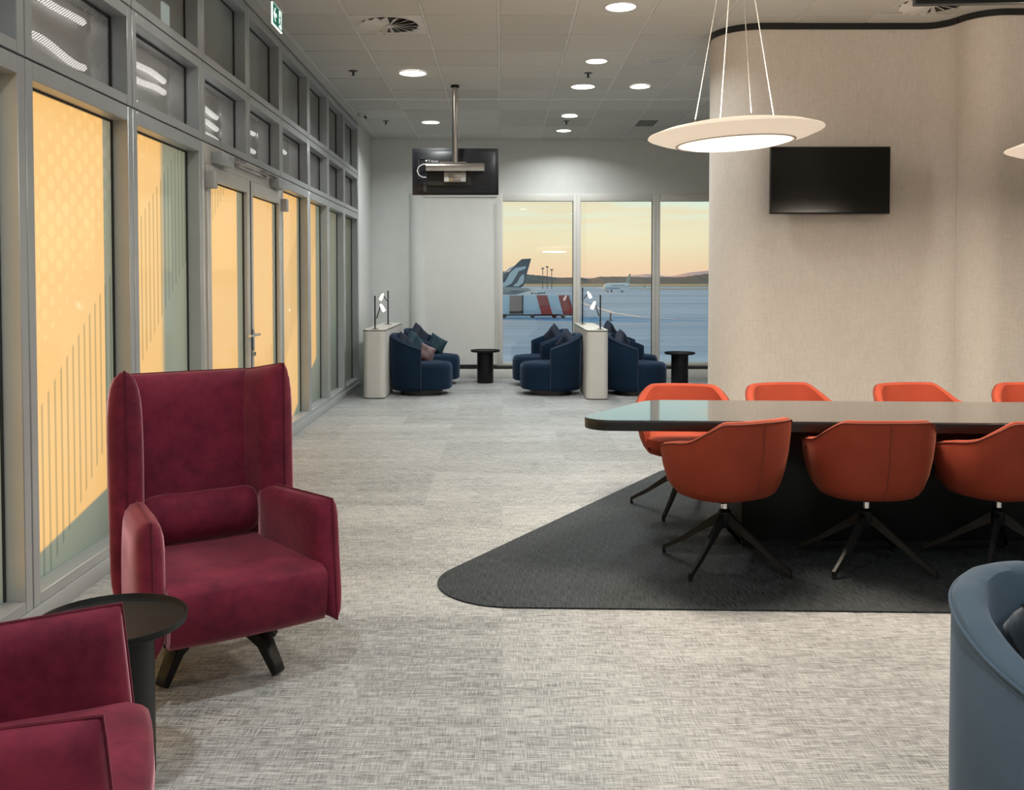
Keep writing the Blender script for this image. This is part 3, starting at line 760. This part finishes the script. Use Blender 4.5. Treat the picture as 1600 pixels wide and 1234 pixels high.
wc['label'] = 'burgundy velvet wing armchair with high back, standing whole beside the glass facade'; wc['group'] = 'burgundy wing armchairs'
wc.location = (-1.064, 3.535, 0); wc.rotation_euler = (0, 0, R_(34))
dup(wc, (-1.13, 1.925, 0), R_(109), 'burgundy velvet armchair cut by the lower left corner, only armrests and seat edge showing')

# ------------------------------------------------------------------ wall screen, hanging screens
t = thing('wall_screen', 'black flat television mounted on the beige curved wall', 'television', (0, 0, 0))
p0, p1 = at(1204, 229, Y=7.72), at(1390, 334, Y=7.72)
MB().box(p0.x, p1.x, 7.715, 7.75, p1.z, p0.z).build('bezel', M['black'], t, bevel=.003)
MB().box(p0.x+.008, p1.x-.008, 7.712, 7.716, p1.z+.012, p0.z-.008).build('screen', M['tvscreen'], t)
MB().box(p0.x+.1, p1.x-.1, 7.75, 7.79, p1.z+.08, p0.z-.1).build('wall_bracket', M['blackm'], t)
MB().box(p0.x+.3, p1.x-.3, 7.79, 7.812, p1.z+.15, p0.z-.15).build('wall_plate', M['blackm'], t)
# ceiling-hung TV seen from behind
YT = 10.35
t = thing('hanging_screen', 'television seen from behind, hanging on a steel ceiling pole', 'television')
p0, p1 = at(644, 231.5, Y=YT), at(779, 304.5, Y=YT)
cx = (p0.x+p1.x)/2; zt, zb = p0.z, p1.z
bk = MB().box(p0.x, p1.x, YT+.01, YT+.035, zb, zt); bk.build('screen_panel', M['tvback'], t, bevel=.004)
bm_ = MB(); bm_.add([(p0.x+.03, YT+.01, zb+.02), (p1.x-.03, YT+.01, zb+.02), (p1.x-.03, YT+.01, zt-.03), (p0.x+.03, YT+.01, zt-.03),
                     (p0.x+.12, YT-.025, zb+.05), (p1.x-.12, YT-.025, zb+.05), (p1.x-.12, YT-.025, zt-.14), (p0.x+.12, YT-.025, zt-.14)],
                    [(0, 1, 2, 3), (4, 5, 6, 7), (0, 1, 5, 4), (1, 2, 6, 5), (2, 3, 7, 6), (3, 0, 4, 7)]); bm_.build('rear_housing', M['tvback'], t, bevel=.008)
MB().box(p0.x+.165, p1.x-.30, YT-.045, YT-.02, zb+.10, zb+.24).build('connector_box', M['joint'], t, bevel=.004)
pc = at(711, 262, Y=YT-.09)
MB().tube([at(666, 261, Y=YT-.09), at(757, 261, Y=YT-.09)], .048, 24).build('crossbar', M['steel'], t, smooth=True)
pl = MB().tube([(pc.x, YT-.09, pc.z+.03), (pc.x, YT-.09, ZC)], .031, 24); pl.build('pole', M['steel'], t, smooth=True)
MB().lathe([(.045, ZC-.03), (.045, ZC-.004)], 24, (pc.x, YT-.09, 0)).build('pole_collar', M['blackm'], t, smooth=True)
MB().box(pc.x-.16, pc.x+.12, YT-.11, YT-.05, pc.z+.052, pc.z+.062).build('clamp_plate', M['steel'], t)
q0, q1 = at(694, 269, Y=YT-.06), at(728, 284, Y=YT-.06)
MB().box(q0.x, q1.x, YT-.075, YT-.045, q1.z, q0.z).build('bracket_plate', M['grey'], t, bevel=.004)
MB().box(q0.x+.05, q1.x-.055, YT-.085, YT-.075, q1.z+.012, q0.z-.02).build('bracket_cover', M['steel'], t, bevel=.003)
MB().tube([at(a_, b_, Y=YT-.08) for a_, b_ in ((667, 256), (660, 257), (654, 261), (652, 267), (654, 273), (660, 277), (666, 277))], .006, 8).build('power_cable', M['grey'], t, smooth=True)
for (a0, b0, a1, b1) in ((654, 247, 667, 249), (662, 286, 667, 300), (654, 247, 656, 280), (757, 285, 760, 289)):
    u0, u1 = at(a0, b0, Y=YT), at(a1, b1, Y=YT)
    MB().box(u0.x, u1.x, YT-.03, YT-.01, u1.z, u0.z).build('rear_slot', M['joint'], t)
def text(s, name, size, loc, rot, m, parent, ext=.001):
    cu = bpy.data.curves.new(name, 'FONT'); cu.body = s; cu.size = size; cu.extrude = ext; cu.align_x = 'LEFT'
    tmp = bpy.data.objects.new('tmp', cu); COL.objects.link(tmp)
    me = bpy.data.meshes.new_from_object(tmp.evaluated_get(bpy.context.evaluated_depsgraph_get()))
    bpy.data.objects.remove(tmp); me.materials.clear(); me.materials.append(m)
    o = bpy.data.objects.new(name, me); COL.objects.link(o); o.location = loc; o.rotation_euler = rot; o.parent = parent
    return o
whitep = mat('white_print', (.75, .75, .75), .5)
u = at(669, 253.3, Y=YT-.03); text('T-focus', 'printed_mark', .036, (u.x, YT-.03, u.z), (PI/2, 0, 0), whitep, t)
u = at(666, 251, Y=YT-.03); MB().lathe([(.010, 0), (.010, .004)], 12, (u.x, YT-.028, u.z), Matrix.Rotation(PI/2, 3, 'X')).build('printed_dot', whitep, t)
# screen hanging close above, only its lower edge in view
t = thing('hanging_screen', 'lower edge of a black ceiling screen at the top right corner of the photo', 'television', (2.62, 5.0, 0), R_(-3))
MB().box(-.45, .52, 0, .05, 2.885, 3.44).build('screen_panel', M['black'], t, bevel=.004)
MB().box(-.44, .51, -.003, .001, 2.90, 3.43).build('screen', M['tvscreen'], t)
MB().tube([(.03, .09, 3.1), (.03, .09, ZC)], .03, 16).build('pole', M['steel'], t, smooth=True)
MB().box(-.2, .26, .05, .10, 3.06, 3.14).build('bracket', M['blackm'], t)

# ------------------------------------------------------------------ pendant lamps
def pendant(x, y, z, label, group):
    t = thing('pendant_lamp', label, 'lamp', (x, y, z), 0, group)
    sh = MB().lathe([(.315, -.052), (.40, -.030), (.462, -.006), (.470, .0), (.466, .006), (.40, .028), (.30, .048), (.15, .058), (.01, .060)], 72)
    S_ = sh.build('shade', M['lampoff'], t, smooth=True)
    R2 = MB().lathe([(.31, -.053), (.318, -.056), (.322, -.050), (.31, -.046)], 72, caps=False).build('diffuser_ring', M['trimw'], t, smooth=True)
    D_ = MB().lathe([(.309, -.050), (.26, -.064), (.16, -.073), (.01, -.075)], 64).build('diffuser', M['lampglow'], t, smooth=True)
    for o_ in (S_, R2, D_): o_.rotation_euler = (0, R_(-2.7), 0)
    top = ZC - z - .03
    for k in range(4):
        a_ = R_(8) + k*PI/2; c, s = math.cos(a_), math.sin(a_)
        MB().tube([(.23*c, .23*s, .052 + .23*c*.047), (.012*c, .012*s, top)], .0024, 6).build('suspension_wire', M['trimw'], t)
    MB().lathe([(.06, top), (.06, top+.03)], 24).build('ceiling_canopy', M['grey'], t, smooth=True)
    l = bpy.data.lights.new('pendant_light', 'AREA'); l.shape = 'DISK'; l.size = .56; l.energy = 68; l.color = (1, .86, .70)
    lo = bpy.data.objects.new('pendant_light', l); COL.objects.link(lo); lo.parent = t; lo.location = (0, 0, -.085); lo.rotation_euler = (0, 0, 0)
    l2 = bpy.data.lights.new('pendant_uplight', 'AREA'); l2.shape = 'DISK'; l2.size = .5; l2.energy = 34; l2.color = (1, .82, .64)
    l3 = bpy.data.objects.new('pendant_uplight', l2); COL.objects.link(l3); l3.parent = t; l3.location = (0, 0, .075); l3.rotation_euler = (PI, 0, 0)
    return t
pz = at(1148, 209, Y=5.2)
pendant(pz.x, 5.2, pz.z, 'large disc pendant lamp above the rounded end of the meeting table', 'disc pendant lamps')
pendant(pz.x+2.0, 5.2, pz.z-.055, 'disc pendant lamp mostly outside the photo right edge beside the wall screen', 'disc pendant lamps')

# ------------------------------------------------------------------ ceiling downlights and fittings
def downlight(x, y, r, label, e=21):
    t = thing('downlight', label, 'light', (x, y, ZC-.006), 0, 'round recessed ceiling downlights')
    MB().lathe([(r, 0), (r*1.08, 0), (r*1.06, -.006), (r, -.008)], 40, caps=False).build('trim_ring', M['trimw'], t, smooth=True)
    MB().lathe([(r, -.003), (.01, -.0035)], 40).build('diffuser', M['downglow'], t)
    l = bpy.data.lights.new('downlight_light', 'AREA'); l.shape = 'DISK'; l.size = r*1.7; l.energy = e; l.color = (.97, 1, .985); l.spread = R_(150)
    lo = bpy.data.objects.new('downlight_light', l); COL.objects.link(lo); lo.parent = t; lo.location = (0, 0, -.012)
DL = [(645, 113, .135, 'downlight nearest the round air diffuser, brightest on the facade side'), (673, 190, .115, 'small downlight just beside the hanging screen pole, near the far wall'),
      (970, 9, .115, 'downlight at the top edge of the photo, closest to us'), (932, 94, .10, 'downlight in the middle row, next nearer than the sprinkler one'),
      (911, 134, .125, 'downlight next to the ceiling sprinkler in the middle of the ceiling'), (1000, 134, .105, 'downlight standing alone towards the curved wall'),
      (890, 180, .10, 'downlight before the last one over the middle console'), (881, 203, .10, 'last downlight over the windows, furthest away')]
for px, py, r, lb in DL:
    p = at(px, py, z=ZC); downlight(p.x, p.y, r, lb)
for (x, y) in ((-.9, 5.2), (-.9, 2.2), (.6, .6), (2.2, -1.2), (-.9, -1.6), (4.4, .6)):
    downlight(x, y, .115, 'round recessed downlight outside the photo', 12 if y > 5 else 30)
def diffuser(x, y, label):
    t = thing('air_diffuser', label, 'air vent', (x, y, ZC), 0, 'swirl air diffusers in the ceiling')
    MB().box(-.287, .287, -.283, .283, -.006, .012).build('face_plate', M['bar'], t, bevel=.003)
    MB().lathe([(.235, -.0062), (.01, -.0064)], 48).build('opening', M['joint'], t)
    for k in range(16):
        a_ = 2*PI*k/16; Rm = Matrix.Rotation(a_, 4, 'Z') @ Matrix.Translation((0, 0, -.012)) @ Matrix.Rotation(R_(28), 4, 'X')
        vs_ = [Rm @ Vector(v) for v in ((.035, -.008, 0), (.24, -.040, 0), (.24, .040, 0), (.035, .008, 0), (.035, -.008, .003), (.24, -.040, .003), (.24, .040, .003), (.035, .008, .003))]
        MB().add(vs_, [(0, 1, 2, 3), (4, 5, 6, 7), (0, 1, 5, 4), (1, 2, 6, 5), (2, 3, 7, 6), (3, 0, 4, 7)]).build('vane', M['bar'], t)
    MB().lathe([(.035, -.022), (.03, -.004)], 20).build('hub', M['bar'], t)
diffuser(-.93, 7.855, 'square white air diffuser with swirl vanes over the facade side')
diffuser(3.27, 7.265, 'square white air diffuser with swirl vanes above the black wall trim')
def sprinkler(px, py, label):
    p = at(px, py, z=ZC-.03); t = thing('sprinkler', label, 'sprinkler', (p.x, p.y, ZC), 0, 'ceiling sprinklers')
    MB().lathe([(.045, -.004), (.04, -.010), (.012, -.012)], 20).build('escutcheon', M['black'], t, smooth=True)
    MB().lathe([(.010, -.012), (.010, -.045), (.022, -.047), (.022, -.050)], 14).build('head', M['black'], t, smooth=True)
for a_ in ((552, 115, 'black ceiling sprinkler near the facade'), (603, 192, 'black ceiling sprinkler near the far wall corner'), (919, 118, 'small ceiling sprinkler between two downlights in the middle'), (885, 192, 'small ceiling sprinkler between the two furthest downlights')): sprinkler(*a_)
p = at(1029, 93, z=ZC); t = thing('ceiling_speaker', 'round grey ceiling speaker grille near the curved wall', 'speaker', (p.x, p.y, ZC))
MB().lathe([(.105, -.006), (.10, -.012), (.01, -.013)], 36).build('grille', M['grey'], t, smooth=True)
MB().lathe([(.10, -.005), (.115, -.005), (.112, -.010), (.10, -.012)], 36, caps=False).build('rim', M['trimw'], t, smooth=True)
p = at(1010, 192, z=ZC); t = thing('slot_vent', 'black slotted ceiling vent behind the pendant lamp', 'air vent', (p.x, p.y, ZC))
MB().box(-.15, .15, -.27, .27, -.006, .005).build('frame', M['bar'], t)
MB().box(-.13, .13, -.24, .24, -.0075, -.006).build('opening', M['joint'], t)
for k in range(8): MB().box(-.13+.035*k, -.122+.035*k, -.24, .24, -.012, -.0075).build('slat', M['grey'], t)
p = at(567, 182, z=ZC-.04); t = thing('dome_camera', 'white dome camera on the ceiling in the far left corner', 'camera', (p.x, p.y, ZC))
MB().lathe([(.07, -.003), (.065, -.03), (.04, -.06), (.01, -.07)], 24).build('housing', M['trimw'], t, smooth=True)
MB().tube([(.03, -.04, -.05), (.05, -.07, -.07)], .014, 10).build('lens', M['black'], t, smooth=True)
# exit sign
t = thing('exit_sign', 'illuminated green exit sign with arrow and running figure hanging by the facade', 'sign', (-1.64, 6.95, 3.27))
MB().box(-.018, .018, -.15, .15, .15, .235).build('lamp_housing', M['grey'], t, bevel=.005)
MB().box(-.006, .006, -.145, .145, -.004, .15).build('sign_plate', M['exitw'], t)
MB().box(.006, .0075, -.138, .138, .004, .146).build('green_face', M['exitg'], t)
MB().box(-.012, .012, -.04, .04, .235, ZC-3.27).build('hanger', M['grey'], t)
YZ = Matrix(((0, 0, 1, .0078), (1, 0, 0, 0), (0, 1, 0, 0), (0, 0, 0, 1)))
MB().prism([(-.125, .075), (-.085, .125), (-.065, .125), (-.09, .088), (-.035, .088), (-.035, .062), (-.09, .062), (-.065, .025), (-.085, .025)], 0, .001, YZ).build('arrow', M['exitw'], t)
MB().prism([(.035, .012), (.115, .012), (.115, .138), (.035, .138)], 0, .001, YZ).build('doorway', M['exitw'], t)
rm = MB(); YZ2 = Matrix(((0, 0, 1, .0088), (1, 0, 0, 0), (0, 1, 0, 0), (0, 0, 0, 1)))
rm.prism([(.075+.010*math.cos(q*PI/6), .118+.010*math.sin(q*PI/6)) for q in range(12)], 0, .001, YZ2)
rm.prism([(.062, .104), (.088, .104), (.085, .070), (.108, .045), (.100, .038), (.076, .060), (.062, .035), (.030, .030), (.028, .040), (.054, .045), (.066, .070), (.064, .090), (.045, .078), (.040, .084)], 0, .001, YZ2)
rm.build('running_figure', M['exitg'], t)

# ------------------------------------------------------------------ outside: apron, aircraft, hills
ZG = -5.6
def apron_mat():
    m, nt, b, _ = new_mat('apron_concrete')
    f = E(nt, noise(nt, mapped(nt, (.004, .03, 1)), 1, 5, .6))*.6 + E(nt, noise(nt, mapped(nt, (.02, .2, 1)), 1, 4, .6))*.4
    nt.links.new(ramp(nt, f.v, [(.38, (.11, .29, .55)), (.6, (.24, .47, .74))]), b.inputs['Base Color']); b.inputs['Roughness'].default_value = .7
    return m
AP = apron_mat()
structure(MB().box(-6000, 6000, 14.6, 9000, ZG-.5, ZG).build('ground', AP))
grassm = mat('dry_airfield_grass', (.20, .26, .17), .9, vary=.25, vscale=.01)
o = MB().prism([(80, 1290), (700, 1000), (900, 2600), (-200, 2600), (-60, 1500)], ZG+.02, ZG+.3).build('airfield_grass', grassm); o['kind'] = 'stuff'; tag(o, 'dry green grass field beyond the taxiway', 'grass')
o = MB().prism([(110, 820), (600, 740), (640, 880), (150, 900)], ZG+.02, ZG+.3).build('airfield_grass', grassm); o['kind'] = 'stuff'; tag(o, 'dry grass strip right of the taxiing aircraft', 'grass')
linem = mat('apron_paint', (.75, .78, .80), .6)
b = MB()
def gstrip(b, pts, wd):
    for (x0, y0), (x1, y1) in zip(pts, pts[1:]):
        p_, q_ = at(x0, y0, z=ZG), at(x1, y1, z=ZG); d = (q_-p_).normalized(); n_ = Vector((-d.y, d.x, 0))*wd
        b.add([p_-n_, q_-n_, q_+n_, p_+n_], [(0, 1, 2, 3)])
    return b
for v_ in range(1): gstrip(b, [(905, 472), (930, 480), (960, 489), (1000, 495), (1060, 499), (1105, 500)], .5); gstrip(b, [(787, 503), (1105, 506)], .35)
for i, vtx in enumerate(b.v): b.v[i] = (vtx[0], vtx[1], ZG+.03)
structure(b.build('trim_5', linem))
def ridge(name, Y0, px0, px1, prof, m, step=2, jag=.4, label=''):
    """long hill with depth; prof = [(px, y of the crest)]"""
    vs_ = []; xs_ = []; k = 0; n = int((px1-px0)/step)
    for i in range(n+1):
        px = px0 + i*step; yc = lerpk(px, prof) + random.uniform(-jag, jag)
        p = at(px, yc, Y=Y0); vs_ += [(p.x, Y0-Y0*.06, ZG-1), (p.x, Y0, p.z), (p.x, Y0+Y0*.10, ZG-1)]
    fs_ = []
    for i in range(n):
        for j in range(2): fs_.append((i*3+j, (i+1)*3+j, (i+1)*3+j+1, i*3+j+1))
        fs_.append((i*3, i*3+2, (i+1)*3+2, (i+1)*3))
    o = MB().add(vs_, fs_).build(name, m); structure(o); return o
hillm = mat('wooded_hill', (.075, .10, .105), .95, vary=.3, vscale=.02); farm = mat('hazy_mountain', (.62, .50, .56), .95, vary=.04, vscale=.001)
ridge('hill', 2600, 400, 1500, [(400, 415), (788, 424), (810, 427), (830, 429), (850, 431), (875, 434), (905, 433), (920, 436), (938, 432), (960, 432), (1010, 433), (1060, 433), (1080, 431), (1110, 427), (1500, 420)], hillm)
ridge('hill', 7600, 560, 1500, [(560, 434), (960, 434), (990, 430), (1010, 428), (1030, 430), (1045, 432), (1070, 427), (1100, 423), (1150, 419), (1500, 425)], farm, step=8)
# airport light masts
for i, (px, ty) in enumerate(((848, 419), (855, 416.5), (862, 421))):
    p = at(px, ty, Y=900); t = thing('light_mast', 'tall thin floodlight mast on the horizon above the apron', 'mast', (p.x, 900, ZG), 0, 'floodlight masts on the horizon')
    MB().tube([(0, 0, 0), (0, 0, p.z-ZG)], .35, 8).build('pole', hillm, t); MB().box(-1.3, 1.3, -.4, .4, p.z-ZG-.8, p.z-ZG+.4).build('lamp_head', hillm, t)

def airliner(name, label, loc, rz, body, tailm, extra=None):
    t = thing(name, label, 'aircraft', loc, rz)
    prof = [(0, .12, 3.5), (.5, .65, 3.55), (1.4, 1.15, 3.7), (3, 1.7, 3.9), (5.5, 1.97, 4.0), (25, 1.97, 4.0), (28, 1.8, 4.15), (31, 1.42, 4.5), (34, .95, 4.85), (36.5, .5, 5.15), (37.6, .25, 5.25)]
    n = 24; vs_ = []
    for x, r, z in prof:
        for k in range(n): a_ = 2*PI*k/n; vs_.append((x, r*math.cos(a_), z + r*math.sin(a_)))
    fs_ = [(i*n+k, i*n+(k+1) % n, (i+1)*n+(k+1) % n, (i+1)*n+k) for i in range(len(prof)-1) for k in range(n)] + [tuple(range(n)), tuple(range((len(prof)-1)*n, len(prof)*n))]
    MB().add(vs_, fs_).build('fuselage', body, t, smooth=True)
    XZ = lambda y: Matrix(((1, 0, 0, 0), (0, 0, 1, y), (0, 1, 0, 0), (0, 0, 0, 1)))
    fin = [(27.6, 5.8), (30.6, 6.5), (35.4, 11.35), (36.0, 11.8), (38.0, 11.9), (36.3, 6.0), (35.0, 5.4), (30, 5.4)]
    tl = MB().prism(fin, -.16, .16, XZ(0)).build('tail_fin', tailm, t, bevel=.05)
    if extra: extra(tl, XZ)
    wing_h = lambda s: [(13.2, s*1.2), (18.2, s*1.2), (19.6, s*6.5), (22.4, s*17.0), (21.0, s*17.2), (16.2, s*6)]
    for s in (-1, 1):
        MB().prism(wing_h(s), 2.75, 3.1).build('wing', body, t)
        MB().prism([(22.3, s*16.9), (21.2, s*17.1), (22.4, s*17.4), (23.0, s*17.3)], 2.9, 4.8).build('winglet', tailm, t)
        MB().prism([(33, s*.4), (36.4, s*.4), (37.9, s*6.1), (36.5, s*6.2)], 5.0, 5.2).build('tailplane', body, t)
        MB().lathe([(.75, 0), (1.12, .5), (1.1, 2.2), (.6, 4.1)], 20, (10.9, s*5.8, 1.85), Matrix.Rotation(PI/2, 3, 'Y')).build('engine', body, t, smooth=True)
        MB().box(17.4, 17.8, s*3.8-.15, s*3.8+.15, .5, 2.8).lathe([(.58, -.35), (.58, .35)], 16, (17.6, s*3.8, .58), Matrix.Rotation(PI/2, 3, 'X')).build('main_gear', M['blackm'], t)
    MB().box(4.9, 5.1, -.1, .1, .4, 2.4).lathe([(.4, -.25), (.4, .25)], 14, (5, 0, .4), Matrix.Rotation(PI/2, 3, 'X')).build('nose_gear', M['blackm'], t)
    for s in (-1, 1):
        wb = MB()
        for k in range(34): wb.box(6.2+.56*k, 6.45+.56*k, s*1.93-.05, s*1.93+.05, 4.35, 4.72)
        w_ = wb.build('cabin_windows', M['blackm'], t); w_['kind'] = 'stuff'
    return t
acw = mat('aircraft_white', (.62, .72, .78), .4); act = mat('aircraft_tail_olive', (.30, .36, .30), .5); acb = mat('aircraft_tail_blue', (.035, .075, .13), .4); acl = mat('aircraft_light_blue_wave', (.50, .66, .78), .5); acg = mat('aircraft_belly_grey', (.30, .35, .38), .5)
pn = at(939, 455, Y=610)
airliner('taxiing_airliner', 'small white twin engine airliner taxiing on the apron in middle window', (pn.x, 590, ZG+.02), R_(57), acw, act)
def swoosh(tl, XZ):
    for pts in ([(30.3, 6.0), (32.4, 6.9), (33.4, 8.8), (34.6, 9.9), (36.9, 10.3), (36.7, 9.7), (35.3, 9.2), (34.6, 7.9), (33.7, 6.5), (32.0, 5.7)],
                [(34.0, 6.0), (35.0, 6.8), (35.6, 8.0), (36.4, 8.7), (36.5, 7.6), (36.2, 6.6), (35.2, 5.9)]):
        for y in (-.19, .16): MB().prism(pts, 0, .03, XZ(y)).build('wave_emblem', acl, tl)
    for y in (-.19, .16): MB().prism([(31.8, 8.55), (33.3, 9.9), (34.4, 10.35), (34.0, 9.9), (32.9, 9.1)], 0, .03, XZ(y)).build('wave_emblem', acl, tl)
pt = at(831, 404, Y=200)
airliner('parked_airliner', 'tail of a parked airliner, dark blue fin with pale wave bands', (pt.x-38, 203, ZG+.02), R_(1), acg, acb, swoosh)
# service truck with slanted red bands
trw = mat('truck_pale_panel', (.50, .68, .82), .5); trr = mat('truck_red_band', (.36, .06, .06), .5); trb = mat('truck_rust_brown', (.32, .24, .22), .6)
q0, q1 = at(776, 461, Y=180), at(897, 497, Y=180); L_ = q1.x-q0.x; 
t = thing('service_trailer', 'long pale apron trailer with slanted red bands below the parked tail', 'trailer', (q0.x, 180, ZG+.02))
zt_ = q0.z-ZG; XZ = lambda y: Matrix(((1, 0, 0, 0), (0, 0, 1, y), (0, 1, 0, 0), (0, 0, 0, 1)))
MB().box(0, L_, 0, 2.5, .75, zt_).build('box_body', trw, t, bevel=.05)
MB().box(0, L_, .2, 2.3, .45, .75).build('chassis', M['blackm'], t)
k_ = L_/121
MB().box(20*k_, 39*k_, -.06, 0, 1.1, zt_-.1).build('side_door', trb, t)
MB().box(20*k_, 39*k_, -.12, -.06, .85, 1.35).build('door_step', M['blackm'], t); MB().box(30.5*k_, 32.5*k_, -.12, -.06, 1.3, zt_-.1).build('door_post', trb, t)
MB().box(39.5*k_, 41.5*k_, -.1, 0, .8, zt_).build('rear_post', M['blackm'], t)
for x0 in (62, 96): MB().prism([(x0*k_, zt_-.02), ((x0+17)*k_, zt_-.02), ((x0+25)*k_, .76), ((x0+8)*k_, .76)], 0, .05, XZ(-.055)).build('slanted_band', trr, t)
for x0 in (5, 12, 56, 90, 104): MB().lathe([(.45, -.2), (.45, .2)], 18, (x0*k_, .3, .45), Matrix.Rotation(PI/2, 3, 'X')).build('wheel', M['blackm'], t)
# small white ground vehicles behind the tail
for i, (px, py) in enumerate(((836, 446), (842, 443.5), (849, 444.5), (846, 447))):
    p = at(px, py, z=ZG); D = min(p.y, 700)
    t = thing('ground_vehicle', 'tiny white ground vehicle parked on the apron behind the tail', 'vehicle', (p.x/p.y*520, 520+15*i, ZG+.02), R_(20*i), 'ground vehicles behind the tail')
    MB().box(-2.6, 2.6, -1, 1, .5, 1.9).build('body', linem, t, bevel=.1); MB().box(-1.2, 1.6, -.9, .9, 1.9, 2.7).build('cab', acw, t, bevel=.1)
    for sx in (-1.7, 1.7): MB().lathe([(.45, -1.05), (.45, 1.05)], 14, (sx, 0, .45), Matrix.Rotation(PI/2, 3, 'X')).build('wheel', M['blackm'], t)
p = at(954, 501, z=ZG); t = thing('apron_beacon', 'small dark marker post standing on the apron below the taxiing aircraft', 'post', (p.x, p.y, ZG))
MB().lathe([(.45, 0), (.3, .2), (.12, .25), (.12, 1.0)], 12).build('post', M['blackm'], t); MB().lathe([(.22, 1.0), (.22, 1.35)], 12).build('lamp', trb, t)
